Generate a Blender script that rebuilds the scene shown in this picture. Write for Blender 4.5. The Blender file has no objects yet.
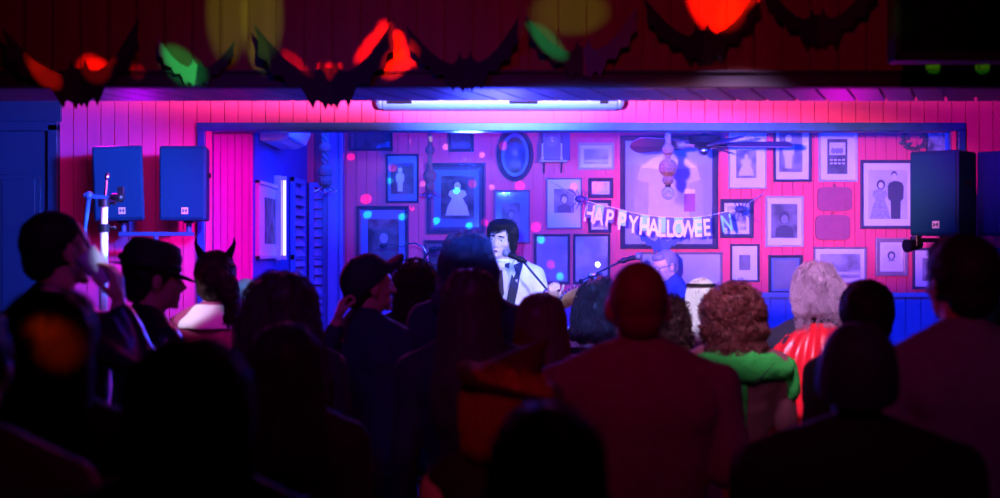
import bpy, bmesh, math, random
from mathutils import Vector, Matrix, noise
from mathutils.bvhtree import BVHTree

random.seed(7)
C = bpy.context.scene.collection
SC = bpy.context.scene
PI = math.pi
F = 50.0 / 36.0 * 1000.0          # focal length in pixels
CAMZ = 1.75

# ------------------------------------------------------------------ camera, world, exposure
cd = bpy.data.cameras.new('camera'); cam = bpy.data.objects.new('camera', cd); C.objects.link(cam)
cam.location = (0, 0, CAMZ); cam.rotation_euler = (PI / 2, 0, 0)
cd.lens = 50; cd.sensor_width = 36; cd.clip_end = 100; cd.clip_start = 0.05
cd.dof.use_dof = True; cd.dof.focus_distance = 9.6; cd.dof.aperture_fstop = 2.2
SC.camera = cam
SC.view_settings.view_transform = 'Standard'; SC.view_settings.look = 'None'
SC.view_settings.gamma = 1.0; SC.view_settings.use_curve_mapping = False
SC.view_settings.exposure = 0.0
W = bpy.data.worlds.new('dark_club'); SC.world = W; W.use_nodes = True
W.node_tree.nodes['Background'].inputs[0].default_value = (0.10, 0.0, 0.05, 1)
W.node_tree.nodes['Background'].inputs[1].default_value = 0.012


def P(px, py, D):
    return Vector(((px - 500) / F * D, D, CAMZ + (249 - py) / F * D))


def spot(name, loc, target, col, watts, deg, blend=0.6, size=0.05, flat=1.0):
    l = bpy.data.lights.new(name, 'SPOT'); l.color = col; l.energy = watts
    l.spot_size = math.radians(deg); l.spot_blend = blend; l.shadow_soft_size = size
    o = bpy.data.objects.new(name, l); C.objects.link(o); o.location = loc
    o.rotation_euler = (Vector(target) - Vector(loc)).to_track_quat('-Z', 'Y').to_euler(); o.scale = (1, flat, 1)
    return o


def area(name, loc, target, col, watts, sx, sy):
    l = bpy.data.lights.new(name, 'AREA'); l.shape = 'RECTANGLE'; l.size = sx; l.size_y = sy
    l.color = col; l.energy = watts
    o = bpy.data.objects.new(name, l); C.objects.link(o); o.location = loc
    o.rotation_euler = (Vector(target) - Vector(loc)).to_track_quat('-Z', 'Y').to_euler()
    return o


YW, YB = 8.4, 11.1                 # the boarded wall with the opening; the back wall of the stage room
YH0, YH1 = 5.2, 5.66               # the boarded beam that carries the bats
# stage room: blue flood from over the opening, blue and pink keys thrown from over the crowd under the beam
area('stage_blue_flood', (0.9, 8.75, 2.66), (1.0, 11.1, 1.3), (0.004, 0.03, 1.0), 260, 4.2, 0.25)
spot('stage_blue_key', (-0.12, 1.9, 2.0), (1.0, 11.1, 2.1), (0.05, 0.14, 1.0), 4600, 33, 0.5, 0.05, 0.32)
spot('stage_pink_key', (-0.12, 1.9, 2.0), (2.25, 11.1, 2.1), (1.0, 0.27, 0.36), 4900, 24, 0.9, 0.05, 0.46)
spot('stage_left_magenta', (0.9, 8.7, 2.4), (0.0, 11.1, 1.9), (1.0, 0.0, 0.22), 80, 90, 1.0, 0.1)
# front wall
spot('wall_pink_wash', (0.0, 5.95, 2.50), (0.0, 8.4, 2.92), (1.0, 0.32, 0.62), 3600, 120, 1.0, 0.05, 0.12)
spot('wall_magenta_wash', (0.2, 6.1, 2.5), (-1.78, 8.5, 1.9), (1.0, 0.0, 0.9), 480, 26, 0.8, 0.06)
spot('wall_magenta_left', (-0.4, 6.1, 2.5), (-2.75, 8.4, 2.15), (1.0, 0.04, 0.75), 115, 44, 0.9, 0.30)
spot('wall_left_fill', (-1.4, 5.9, 2.3), (-2.4, 8.4, 2.0), (1.0, 0.05, 0.65), 60, 60, 0.9, 0.3)
spot('wall_magenta_right', (1.5, 6.1, 2.5), (3.3, 8.4, 2.4), (1.0, 0.02, 0.7), 110, 46, 0.9, 0.06)
spot('casing_blue', (0.05, 5.85, 2.47), (0.0, 8.35, 2.66), (0.10, 0.32, 1.0), 1100, 36, 0.9, 0.05, 0.55)
spot('singer_key', (0.65, 6.0, 2.42), (0.16, 8.85, 1.62), (0.48, 0.48, 1.0), 650, 16, 0.7, 0.05)
spot('speaker_blue', (-0.9, 6.1, 2.42), (-2.6, 8.0, 1.8), (0.0, 0.13, 1.0), 700, 52, 0.8, 0.08)
spot('right_blue', (1.0, 6.1, 2.42), (2.7, 7.4, 1.8), (0.0, 0.03, 1.0), 55, 70, 0.8, 0.08)
# from the stage on to the beam's underside and the people
spot('stage_back_blue', (-0.2, 8.9, 2.30), (-0.1, 4.0, 1.9), (0.02, 0.05, 1.0), 260, 75, 0.8, 0.08)
spot('soffit_blue', (0.0, 6.9, 1.85), (-0.1, 5.45, 2.36), (0.05, 0.05, 1.0), 100, 80, 1.0, 0.05)
spot('soffit_magenta', (1.7, 6.9, 1.8), (1.45, 5.45, 2.36), (0.9, 0.0, 0.75), 12, 74, 1.0, 0.05)
spot('soffit_violet', (-1.7, 6.5, 2.0), (-1.6, 5.45, 2.36), (0.35, 0.0, 0.7), 9, 90, 1.0, 0.05)
spot('stage_back_violet', (-2.3, 8.1, 2.45), (-1.3, 4.2, 1.6), (0.8, 0.0, 0.6), 60, 90, 0.8, 0.08)
# spots over the crowd; blue, violet, coat, stripe, knit, scarf are added unseen fills
spot('crowd_white', (0.6, 4.2, 2.9), (1.2, 6.0, 1.35), (0.95, 0.50, 0.95), 270, 28, 0.6, 0.05)
spot('crowd_pale', (0.85, 5.9, 2.45), (1.05, 7.3, 1.45), (0.75, 0.65, 1.0), 160, 14, 0.5, 0.04)
spot('crowd_red', (0.6, 0.6, 2.85), (0.4, 4.2, 1.4), (1.0, 0.02, 0.50), 9, 60, 1.0, 0.2)
spot('crowd_blue', (-0.8, 2.6, 2.9), (-0.4, 5.6, 1.3), (0.03, 0.02, 1.0), 55, 60, 1.0, 0.2)
spot('ginger_light', (0.1, 1.0, 2.8), (0.02, 3.2, 1.3), (1.0, 0.05, 0.01), 15, 13, 0.8, 0.05)
spot('crowd_violet', (1.6, 1.4, 2.85), (1.3, 3.8, 1.45), (0.5, 0.06, 0.7), 10, 34, 0.9, 0.1)
spot('coat_light', (0.9, 3.2, 2.25), (1.0, 5.6, 1.12), (0.7, 0.42, 0.7), 34, 15, 0.7, 0.05)
spot('stripe_blue', (0.3, 5.85, 2.42), P(597, 320, 7.15), (0.12, 0.25, 1.0), 70, 13, 0.6, 0.04)
spot('knit_blue', (-0.7, 5.2, 2.25), P(247, 292, 6.75), (0.3, 0.6, 1.0), 60, 5, 0.6, 0.03)
spot('scarf_blue', (1.6, 5.9, 2.42), P(984, 322, 6.5), (0.05, 0.3, 1.0), 30, 12, 0.6, 0.03)
spot('beam_red_wash', (0.0, 1.6, 2.9), (0.3, 5.2, 2.65), (1.0, 0.01, 0.14), 42, 100, 1.0, 0.1)
# gobo blobs thrown on to the beam
R_ = (1.0, 0.01, 0.0)
GY = (0.42, 1.0, 0.03)
for tx, ty, col, w, deg, ax, ro in [(40, 80, R_, 1000, 3.0, .55, 40), (28, 70, R_, 400, 2.0, .6, 30), (92, 72, R_, 700, 2.8, .7, 20), (98, 66, R_, 600, 2.0, .6, 70), (137, 73, R_, 160, 1.4, .8, 0),
                            (372, 44, R_, 900, 4.0, .35, -42), (384, 30, R_, 600, 1.8, .8, 0), (397, 46, R_, 1600, 2.6, .6, 0), (397, 66, R_, 1800, 3.2, .6, -50), (410, 56, R_, 700, 2.0, .7, 40),
                            (329, 73, R_, 700, 1.8, .5, 0), (322, 70, R_, 500, 1.3, .5, 30), (337, 70, R_, 500, 1.3, .5, -30), (297, 66, R_, 250, 3.4, .35, 40),
                            (715, 2, R_, 1600, 6.0, .7, 30), (738, 4, R_, 1200, 5.0, .5, -40), (752, 4, R_, 800, 2.2, .4, -30),
                            (228, 12, GY, 90, 8.0, .42, 0), (262, 16, GY, 90, 8.0, .42, 0), (258, 60, GY, 60, 3.0, .4, 20), (570, 12, GY, 45, 6.5, .6, 90),
                            (182, 68, (0.0, 1.0, 0.12), 260, 4.4, .55, 40), (545, 44, (0.0, 1.0, 0.2), 130, 4.4, .5, 42)]:
    o_ = spot('party_light_dot', (-0.1 if tx < 450 else 0.6, 2.2, 2.85), P(tx, ty, YH0 - 0.05), col, w * 1.5, deg, 0.7, 0.0)
    q_ = (P(tx, ty, YH0) - o_.location).to_track_quat('-Z', 'Y')
    o_.rotation_euler = (q_ @ Matrix.Rotation(math.radians(ro), 3, 'Z').to_quaternion()).to_euler(); o_.scale = (ax, 1, 1)
# mirror-ball dots on the picture wall
MG, CY, WH = (1.0, 0.0, 0.22), (0.0, 0.85, 0.9), (0.5, 0.6, 0.7)
for tx, ty, col, w, deg in [(392, 168, MG, 260, 1.6), (366, 199, MG, 260, 1.7), (351, 157, MG, 200, 1.2), (411, 208, MG, 160, 1.3),
                            (472, 184, MG, 240, 1.7), (503, 146, MG, 300, 2.0), (520, 186, MG, 300, 1.8), (536, 227, MG, 300, 1.8),
                            (484, 223, MG, 220, 1.5), (602, 232, MG, 200, 1.2), (551, 265, MG, 160, 1.6), (574, 187, MG, 140, 1.5),
                            (389, 181, CY, 110, 1.2), (456, 191, CY, 100, 1.3), (436, 221, CY, 130, 1.4), (469, 226, CY, 130, 1.4),
                            (367, 215, CY, 130, 1.4), (402, 217, CY, 130, 1.4), (541, 240, CY, 110, 1.6), (560, 277, CY, 100, 1.4),
                            (407, 141, WH, 60, 1.4), (446, 147, WH, 60, 1.3), (423, 184, WH, 50, 1.2), (482, 155, WH, 60, 1.2),
                            (492, 187, WH, 50, 1.2), (598, 265, WH, 500, 1.0)]:
    spot('mirror_dot', (0.25, 8.75, 2.5), P(tx, ty, YB), col, w * (4 if col is MG else 9), deg, 0.35, 0.0)


# ------------------------------------------------------------------ materials
MATS = {}


def mat(name, col, rough=0.6, metal=0.0, var=0.15, scale=20.0, bump=0.0, emit=None, estr=0.0, spec=0.5, stretch=None):
    if name in MATS: return MATS[name]
    m = bpy.data.materials.new(name); m.use_nodes = True
    nt = m.node_tree; b = nt.nodes['Principled BSDF']
    b.inputs['Roughness'].default_value = rough; b.inputs['Metallic'].default_value = metal
    b.inputs['Specular IOR Level'].default_value = spec
    tc = nt.nodes.new('ShaderNodeTexCoord'); mp = nt.nodes.new('ShaderNodeMapping')
    if stretch: mp.inputs['Scale'].default_value = stretch
    n = nt.nodes.new('ShaderNodeTexNoise'); n.inputs['Scale'].default_value = scale; n.inputs['Detail'].default_value = 4
    r = nt.nodes.new('ShaderNodeMix'); r.data_type = 'RGBA'
    lo = [max(0, c * (1 - var)) for c in col]; hi = [min(1, c * (1 + var)) for c in col]
    r.inputs[6].default_value = (*lo, 1); r.inputs[7].default_value = (*hi, 1)
    nt.links.new(tc.outputs['Object'], mp.inputs['Vector']); nt.links.new(mp.outputs[0], n.inputs['Vector'])
    nt.links.new(n.outputs['Fac'], r.inputs[0]); nt.links.new(r.outputs[2], b.inputs['Base Color'])
    if bump:
        bp = nt.nodes.new('ShaderNodeBump'); bp.inputs['Strength'].default_value = bump; bp.inputs['Distance'].default_value = 0.01
        nt.links.new(n.outputs['Fac'], bp.inputs['Height']); nt.links.new(bp.outputs[0], b.inputs['Normal'])
    if emit:
        b.inputs['Emission Color'].default_value = (*emit, 1); b.inputs['Emission Strength'].default_value = estr
    MATS[name] = m
    return m


def glass_mat(name, tint=(0.95, 0.97, 1.0), gloss=0.004, rough=0.05):
    if name in MATS: return MATS[name]
    m = bpy.data.materials.new(name); m.use_nodes = True; nt = m.node_tree; nt.nodes.clear()
    o = nt.nodes.new('ShaderNodeOutputMaterial'); t = nt.nodes.new('ShaderNodeBsdfTransparent'); g = nt.nodes.new('ShaderNodeBsdfGlossy')
    t.inputs[0].default_value = (*tint, 1); g.inputs['Roughness'].default_value = rough
    lw = nt.nodes.new('ShaderNodeLayerWeight'); lw.inputs[0].default_value = 0.25
    ma = nt.nodes.new('ShaderNodeMath'); ma.operation = 'MULTIPLY_ADD'; ma.inputs[1].default_value = 0.10; ma.inputs[2].default_value = gloss
    nt.links.new(lw.outputs['Fresnel'], ma.inputs[0])
    mx = nt.nodes.new('ShaderNodeMixShader'); nt.links.new(ma.outputs[0], mx.inputs[0])
    nt.links.new(t.outputs[0], mx.inputs[1]); nt.links.new(g.outputs[0], mx.inputs[2]); nt.links.new(mx.outputs[0], o.inputs[0])
    MATS[name] = m
    return m


def photo_mat(name, lo, hi, scale=9.0, seed=0.0):
    """an old photograph's print: blotchy light and dark greys"""
    if name in MATS: return MATS[name]
    m = bpy.data.materials.new(name); m.use_nodes = True; nt = m.node_tree; b = nt.nodes['Principled BSDF']
    b.inputs['Roughness'].default_value = 0.6; b.inputs['Specular IOR Level'].default_value = 0.2
    tc = nt.nodes.new('ShaderNodeTexCoord'); mp = nt.nodes.new('ShaderNodeMapping'); mp.inputs['Location'].default_value = (seed * 3.7, seed, seed * 1.3)
    n = nt.nodes.new('ShaderNodeTexNoise'); n.inputs['Scale'].default_value = scale; n.inputs['Detail'].default_value = 5
    r = nt.nodes.new('ShaderNodeValToRGB')
    r.color_ramp.elements[0].position = 0.38; r.color_ramp.elements[0].color = (lo, lo, lo * 1.02, 1)
    r.color_ramp.elements[1].position = 0.62; r.color_ramp.elements[1].color = (hi, hi, hi * 1.02, 1)
    nt.links.new(tc.outputs['Object'], mp.inputs[0]); nt.links.new(mp.outputs[0], n.inputs['Vector'])
    nt.links.new(n.outputs['Fac'], r.inputs[0]); nt.links.new(r.outputs[0], b.inputs['Base Color'])
    MATS[name] = m
    return m


M_wallf = mat('pink_painted_boards', (0.78, 0.065, 0.32), 0.55, var=0.12, scale=3, stretch=(6, 6, 0.6))
M_return = mat('magenta_boards', (0.70, 0.02, 0.48), 0.55, var=0.1, scale=3, stretch=(6, 6, 0.6))
M_wall = mat('red_painted_boards', (0.78, 0.045, 0.11), 0.55, var=0.12, scale=3, stretch=(6, 6, 0.6))
M_beam = mat('dark_red_boards', (0.28, 0.065, 0.055), 0.6, var=0.35, scale=4, stretch=(8, 8, 0.4))
M_beamtrim = mat('dark_trim', (0.035, 0.03, 0.06), 0.6)
M_soffit = mat('soffit_boards', (0.42, 0.22, 0.40), 0.45, var=0.3, scale=6)
M_trim = mat('painted_trim', (0.012, 0.12, 0.45), 0.4, var=0.45, scale=14)
M_floor = mat('floor_boards', (0.05, 0.035, 0.03), 0.4, var=0.3, scale=5)
M_ceil = mat('ceiling_paint', (0.10, 0.06, 0.08), 0.8)
M_bluewall = mat('blue_wall', (0.06, 0.10, 0.45), 0.6, var=0.1)
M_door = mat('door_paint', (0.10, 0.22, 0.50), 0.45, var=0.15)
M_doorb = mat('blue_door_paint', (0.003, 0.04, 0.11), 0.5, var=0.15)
M_black = mat('black_plastic', (0.012, 0.012, 0.016), 0.6, spec=0.25)
M_metalblack = mat('black_metal', (0.03, 0.03, 0.04), 0.3, 0.6)
M_steel = mat('bright_steel', (0.75, 0.75, 0.8), 0.2, 1.0)
M_whitepl = mat('white_plastic', (0.8, 0.82, 0.85), 0.35, var=0.05)
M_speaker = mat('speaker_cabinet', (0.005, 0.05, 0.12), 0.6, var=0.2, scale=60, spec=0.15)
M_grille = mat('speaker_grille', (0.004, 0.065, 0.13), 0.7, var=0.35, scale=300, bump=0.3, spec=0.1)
M_badge = mat('badge_white', (0.85, 0.85, 0.85), 0.4)
M_skin = mat('skin', (0.50, 0.26, 0.18), 0.5, var=0.08, scale=30)
M_skinpale = mat('pale_skin', (0.72, 0.50, 0.42), 0.5, var=0.06, scale=30)
M_eye = mat('eye_white', (0.75, 0.75, 0.75), 0.2)
M_iris = mat('iris', (0.05, 0.03, 0.02), 0.2)
M_rope = mat('rope_fibre', (0.22, 0.11, 0.09), 0.8, var=0.4, scale=120, bump=0.6)
M_glass = glass_mat('picture_glass')
M_bulb = glass_mat('bulb_glass', (0.9, 0.92, 1.0), 0.14, 0.05)
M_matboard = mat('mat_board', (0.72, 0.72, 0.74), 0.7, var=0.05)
M_mat_bluelit = mat('mat_board_bluelit', (0.10, 0.22, 0.48), 0.7, var=0.06)  # blue stage light put into the mat's base colour
M_fr_dark = mat('frame_dark_wood', (0.05, 0.05, 0.07), 0.4, var=0.4)
M_fr_mid = mat('frame_mid_wood', (0.26, 0.20, 0.22), 0.4, var=0.3)
M_fr_light = mat('frame_pale_wood', (0.55, 0.50, 0.50), 0.4, var=0.2)


# ------------------------------------------------------------------ mesh collector
class MB:
    def __init__(s, M=None):
        s.bm = bmesh.new(); s.M = M or Matrix.Identity(4)

    def v(s, p): return s.bm.verts.new(s.M @ Vector(p))

    def rings(s, rings, cap0=True, cap1=True, close=False):
        vs = [[s.v(p) for p in r] for r in rings]; n = len(vs[0]); m = len(vs)
        for i in range(m if close else m - 1):
            a, b = vs[i], vs[(i + 1) % m]
            for j in range(n):
                s.bm.faces.new((a[j], a[(j + 1) % n], b[(j + 1) % n], b[j]))
        if not close:
            if cap0: s.bm.faces.new(list(reversed(vs[0])))
            if cap1: s.bm.faces.new(vs[-1])
        return s

    def box(s, c, size, rot=None):
        c = Vector(c); h = [x / 2 for x in size]; R = rot or Matrix.Identity(3)
        def q(x, y, z): return c + R @ Vector((x * h[0], y * h[1], z * h[2]))
        return s.rings([[q(-1, -1, -1), q(1, -1, -1), q(1, 1, -1), q(-1, 1, -1)], [q(-1, -1, 1), q(1, -1, 1), q(1, 1, 1), q(-1, 1, 1)]])

    def cap(s, a, b, ra, rb, n=14, k=4, flat=None):
        """tapered capsule; flat=(axis vector, factor) squeezes it along an axis"""
        a = Vector(a); b = Vector(b); d = b - a; L = d.length
        d = d.normalized() if L > 1e-7 else Vector((0, 0, 1))
        u = d.orthogonal().normalized(); w = d.cross(u)
        rs = []
        prof = [(-ra * math.cos(t), ra * math.sin(t)) for t in [PI / 2 * (i + 0.4) / (k + 0.4) for i in range(k)]]
        prof += [(0, ra), (L, rb)]
        prof += [(L + rb * math.cos(t), rb * math.sin(t)) for t in reversed([PI / 2 * (i + 0.4) / (k + 0.4) for i in range(k)])]
        for h, r in prof:
            ring = []
            for j in range(n):
                o = (u * math.cos(2 * PI * j / n) + w * math.sin(2 * PI * j / n)) * r
                if flat: ax = Vector(flat[0]).normalized(); o -= ax * (o.dot(ax) * (1 - flat[1]))
                ring.append(a + d * h + o)
            rs.append(ring)
        return s.rings(rs)

    def tube(s, pts, r, n=8, r2=None):
        pts = [Vector(p) for p in pts]; m = len(pts); rs = []; u = None
        for i, p in enumerate(pts):
            d = (pts[min(i + 1, m - 1)] - pts[max(i - 1, 0)]).normalized()
            if u is None: u = d.orthogonal().normalized()
            u = (u - d * u.dot(d)); u = u.normalized() if u.length > 1e-6 else d.orthogonal().normalized()
            w = d.cross(u); rr = r if r2 is None else r + (r2 - r) * i / (m - 1)
            rs.append([p + (u * math.cos(2 * PI * j / n) + w * math.sin(2 * PI * j / n)) * rr for j in range(n)])
        return s.rings(rs)

    def cyl(s, a, b, r, r2=None, n=16): return s.tube([a, b], r, n, r2)

    def ell(s, c, r, n=20, m=12, R=None):
        c = Vector(c); rs = []
        for i in range(m):
            t = PI * (i + 0.5) / m
            ring = []
            for j in range(n):
                p = Vector((r[0] * math.sin(t) * math.cos(2 * PI * j / n), r[1] * math.sin(t) * math.sin(2 * PI * j / n), -r[2] * math.cos(t)))
                ring.append(c + (R @ p if R else p))
            rs.append(ring)
        return s.rings(rs)

    def loft(s, secs, n=28, pw=2.0):
        """horizontal superellipse sections (z, cx, cy, rx, ry)"""
        rs = []
        for z, cx, cy, rx, ry in secs:
            ring = []
            for j in range(n):
                t = 2 * PI * j / n; c, sn = math.cos(t), math.sin(t)
                ring.append((cx + rx * math.copysign(abs(c) ** (2 / pw), c), cy + ry * math.copysign(abs(sn) ** (2 / pw), sn), z))
            rs.append(ring)
        return s.rings(rs)

    def prism(s, poly, o, u, v, n_, t):
        """outline (in u, v) with thickness t along n_"""
        o, u, v, n_ = Vector(o), Vector(u), Vector(v), Vector(n_)
        a = [s.v(o + u * x + v * y) for x, y in poly]; b = [s.v(o + u * x + v * y + n_ * t) for x, y in poly]
        k = len(poly)
        f1 = s.bm.faces.new(list(reversed(a))); f2 = s.bm.faces.new(b); f1.normal_update(); f2.normal_update()
        for i in range(k): s.bm.faces.new((a[i], a[(i + 1) % k], b[(i + 1) % k], b[i]))
        bmesh.ops.triangulate(s.bm, faces=[f1, f2])
        return s

    def mesh(s, name='m'):
        bmesh.ops.recalc_face_normals(s.bm, faces=s.bm.faces[:])
        me = bpy.data.meshes.new(name); s.bm.to_mesh(me); s.bm.free(); return me

    def build(s, name, material, parent=None, loc=None, smooth=True, bevel=0.0, angle=35):
        me = s.mesh(name); return link(name, me, material, parent, loc, smooth, bevel, angle)


def link(name, me, material, parent=None, loc=None, smooth=True, bevel=0.0, angle=35):
    o = bpy.data.objects.new(name, me); C.objects.link(o)
    if material: me.materials.append(material)
    if loc is not None: o.location = loc
    if parent: o.parent = parent
    if bevel:
        b = o.modifiers.new('bevel', 'BEVEL'); b.width = bevel; b.segments = 2; b.limit_method = 'ANGLE'; b.angle_limit = math.radians(40)
    if smooth:
        me.shade_smooth()
        if angle: me.set_sharp_from_angle(angle=math.radians(angle))
    return o


def thing(name, label, cat, loc=(0, 0, 0), rotz=0.0, group=None):
    o = bpy.data.objects.new(name, None); C.objects.link(o); o.empty_display_size = 0.1
    o.location = loc; o.rotation_euler = (0, 0, rotz)
    return tag(o, label, cat, group)


def tag(o, label, cat, group=None):
    o['label'] = label; o['category'] = cat
    if group: o['group'] = group
    return o


def struct(name, mb, m, loc=None, smooth=False, bevel=0.0):
    o = mb.build(name, m, None, loc, smooth, bevel); o['kind'] = 'structure'; return o


def remesh(mb, voxel, its=3, fac=0.5):
    bmesh.ops.recalc_face_normals(mb.bm, faces=mb.bm.faces[:])
    me = bpy.data.meshes.new('tmp'); mb.bm.to_mesh(me); mb.bm.free()
    o = bpy.data.objects.new('tmp', me); C.objects.link(o)
    r = o.modifiers.new('r', 'REMESH'); r.mode = 'VOXEL'; r.voxel_size = voxel; r.use_smooth_shade = True
    if its:
        sm = o.modifiers.new('s', 'SMOOTH'); sm.factor = fac; sm.iterations = its
    dg = bpy.context.evaluated_depsgraph_get(); dg.update()
    out = bpy.data.meshes.new_from_object(o.evaluated_get(dg))
    bpy.data.objects.remove(o); bpy.data.meshes.remove(me)
    return out


def ripple(me, amp, freq=(12, 12, 12), seed=0.0, zmax=None):
    """cloth folds / hair locks: push the vertices along their normals by noise"""
    me.update(); o = Vector((seed, seed * 1.7, seed * 0.3))
    for v in me.vertices:
        p = v.co
        if zmax is not None and p.z > zmax: continue
        q = Vector((p.x * freq[0], p.y * freq[1], p.z * freq[2])) + o
        v.co = p + v.normal * (amp * noise.noise(q))
    return me


# ------------------------------------------------------------------ the setting
def boards(mb, u0, u1, zf, pitch, yface, gap=0.007, dep=0.006, thick=0.02, axis='x', skip=None):
    """a row of vertical boards with grooves between them, standing on a backing"""
    u = u0
    while u < u1 - 1e-4:
        e = min(u + pitch, u1)
        for z0, z1 in zf((u + e) / 2):
            c = ((u + e - gap) / 2, yface + thick / 2, (z0 + z1) / 2); sz = (e - gap - u, thick, z1 - z0)
            c2 = ((u + e) / 2, yface + dep + thick / 2 + 0.01, (z0 + z1) / 2); s2 = (e - u, thick, z1 - z0)
            if axis == 'y':
                c, sz = (c[1], c[0], c[2]), (sz[1], sz[0], sz[2]); c2, s2 = (c2[1], c2[0], c2[2]), (s2[1], s2[0], s2[2])
            mb.box(c, sz); mb.box(c2, s2)
        u = e
    return mb


ZTOP, STAGE = 3.0, 0.2
OX0, OX1, OZ = -1.785, 2.765, 2.476           # the opening on to the stage
sf = F / YW

struct('floor', MB().box((0, 3.7, -0.05), (9.0, 9.4, 0.1)), M_floor)
struct('stage_floor', MB().box((1.0, 9.8, 0.1), (6.0, 2.9, 0.2)), M_floor)
struct('ceiling', MB().box((0, 3.7, ZTOP + 0.05), (9.0, 9.4, 0.1)), M_ceil)
struct('ceiling_stage', MB().box((1.0, 9.85, 2.83), (6.0, 2.7, 0.06)), M_ceil)
struct('wall_front', boards(MB(), -2.66, 4.4, lambda u: ([(OZ, ZTOP)] if OX0 < u < OX1 else [(0, ZTOP)]), 0.083, YW, gap=.005, dep=.004), M_wallf)
struct('wall_back', boards(MB(), -1.56, 3.75, lambda u: [(1.40, 2.80)], 0.083, YB), M_wall)
struct('wall_left', MB().box((-4.45, 3.7, 1.5), (0.1, 9.4, 3.0)), M_ceil)
struct('wall_right', MB().box((4.45, 3.7, 1.5), (0.1, 9.4, 3.0)), M_ceil)
# short return of narrow boards just inside the opening and the stage room's side walls
struct('wall_return', boards(MB(), -1.86, -1.535, lambda u: [(0.2, 2.80)], 0.044, 8.60, gap=0.003, dep=.003), M_return)
struct('wall_stage_left', MB().box((-1.60, 9.9, 1.5), (0.12, 2.55, 2.6)), M_bluewall)
struct('wall_stage_right', MB().box((3.80, 9.8, 1.5), (0.1, 2.7, 2.6)), M_bluewall)
# lower panelling of the back wall with its rail
wd = boards(MB(), -1.56, 3.75, lambda u: [(0.2, 1.37)], 0.12, YB - 0.02)
wd.box((1.1, YB - 0.03, 1.385), (5.3, 0.05, 0.035))
struct('wainscot_back', wd, M_door)
# trim round the opening
tr = MB()
tr.box(((OX0 + OX1) / 2, YW - 0.012, OZ + 0.012), (OX1 - OX0 + 0.09, 0.03, 0.05))
tr.box(((OX0 + OX1) / 2, YW + 0.06, OZ - 0.004), (OX1 - OX0, 0.12, 0.02))
tr.box((OX0 - 0.018, YW - 0.012, 1.24), (0.046, 0.03, 2.47)); tr.box((OX1 + 0.022, YW - 0.012, 1.24), (0.046, 0.03, 2.47))
tr.box((OX0, YW + 0.1, 1.24), (0.02, 0.2, 2.47)); tr.box((OX1, YW + 0.1, 1.24), (0.02, 0.2, 2.47))
struct('trim_opening', tr, M_trim, bevel=0.004)
# the corner column at the room's far left
struct('pillar_corner', MB().box((-1.305, YB - 0.06, 1.5), (0.12, 0.13, 2.6)).box((-1.255, YB - 0.075, 1.5), (0.03, 0.15, 2.6)), M_door, bevel=0.006)

# thin stage haze filling the room behind the opening
hz = MB().box((1.12, 9.76, 1.5), (4.9, 2.4, 2.5)).build('haze', None, smooth=False)
hm = bpy.data.materials.new('stage_haze'); hm.use_nodes = True; nt = hm.node_tree; nt.nodes.clear()
o_ = nt.nodes.new('ShaderNodeOutputMaterial'); v_ = nt.nodes.new('ShaderNodeVolumeScatter'); v_.inputs['Density'].default_value = .035; v_.inputs['Anisotropy'].default_value = .2
nt.links.new(v_.outputs[0], o_.inputs['Volume']); hz.data.materials.append(hm)
tag(hz, 'thin blue-lit stage haze hanging in the room behind the opening', 'haze'); hz['kind'] = 'stuff'

# the beam with the bats
HZ = CAMZ + 161 / F * YH0
struct('beam', boards(MB(), -4.4, 4.4, lambda u: [(HZ + 0.03, ZTOP)], 0.105, YH0, gap=0.010, dep=0.010), M_beam)
struct('trim_beam', MB().box((0, YH0 - 0.012, HZ + 0.026), (8.8, 0.03, 0.052)).box((0, YH0 - 0.02, HZ + 0.056), (8.8, 0.045, 0.012)), M_beamtrim, bevel=0.003)
sb = MB(); ang = math.radians(18.9); dx = math.tan(ang) * (YH1 - YH0 - 0.03)
u = -4.5
while u < 4.4:
    a, b = u + 0.006, u + 0.115
    sb.rings([[(a, YH0 + 0.03, HZ), (b, YH0 + 0.03, HZ), (b + dx, YH1, HZ), (a + dx, YH1, HZ)],
              [(a, YH0 + 0.03, HZ + 0.02), (b, YH0 + 0.03, HZ + 0.02), (b + dx, YH1, HZ + 0.02), (a + dx, YH1, HZ + 0.02)]])
    u += 0.121
sb.box((0, (YH0 + YH1) / 2 + 0.02, HZ + 0.025), (8.8, YH1 - YH0 - 0.06, 0.02))
sb.box((0, YH1 - 0.02, (HZ + ZTOP) / 2 + 0.01), (8.8, 0.04, ZTOP - HZ - 0.02))
struct('soffit_beam', sb, M_soffit)

# the blue door at the left end
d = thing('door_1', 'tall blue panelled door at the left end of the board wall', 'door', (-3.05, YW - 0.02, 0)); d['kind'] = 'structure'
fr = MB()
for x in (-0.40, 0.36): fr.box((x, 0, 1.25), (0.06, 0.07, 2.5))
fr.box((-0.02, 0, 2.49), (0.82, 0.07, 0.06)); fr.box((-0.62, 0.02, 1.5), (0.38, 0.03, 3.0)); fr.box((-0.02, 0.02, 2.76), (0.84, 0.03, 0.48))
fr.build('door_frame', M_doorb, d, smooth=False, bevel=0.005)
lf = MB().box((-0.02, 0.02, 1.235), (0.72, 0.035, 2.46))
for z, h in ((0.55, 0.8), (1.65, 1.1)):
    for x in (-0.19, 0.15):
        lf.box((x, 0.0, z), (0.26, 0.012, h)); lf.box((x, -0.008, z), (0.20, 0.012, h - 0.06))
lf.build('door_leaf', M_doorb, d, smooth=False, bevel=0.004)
hd = MB().cap((0.27, -0.04, 1.02), (0.17, -0.05, 1.02), 0.010, 0.009); hd.cyl((0.27, 0.0, 1.02), (0.27, -0.045, 1.02), 0.012)
hd.build('door_handle', M_steel, d)
MB().box((0.27, -0.003, 1.0), (0.045, 0.008, 0.2)).build('lock_plate', M_steel, d, smooth=False, bevel=0.003)
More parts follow.
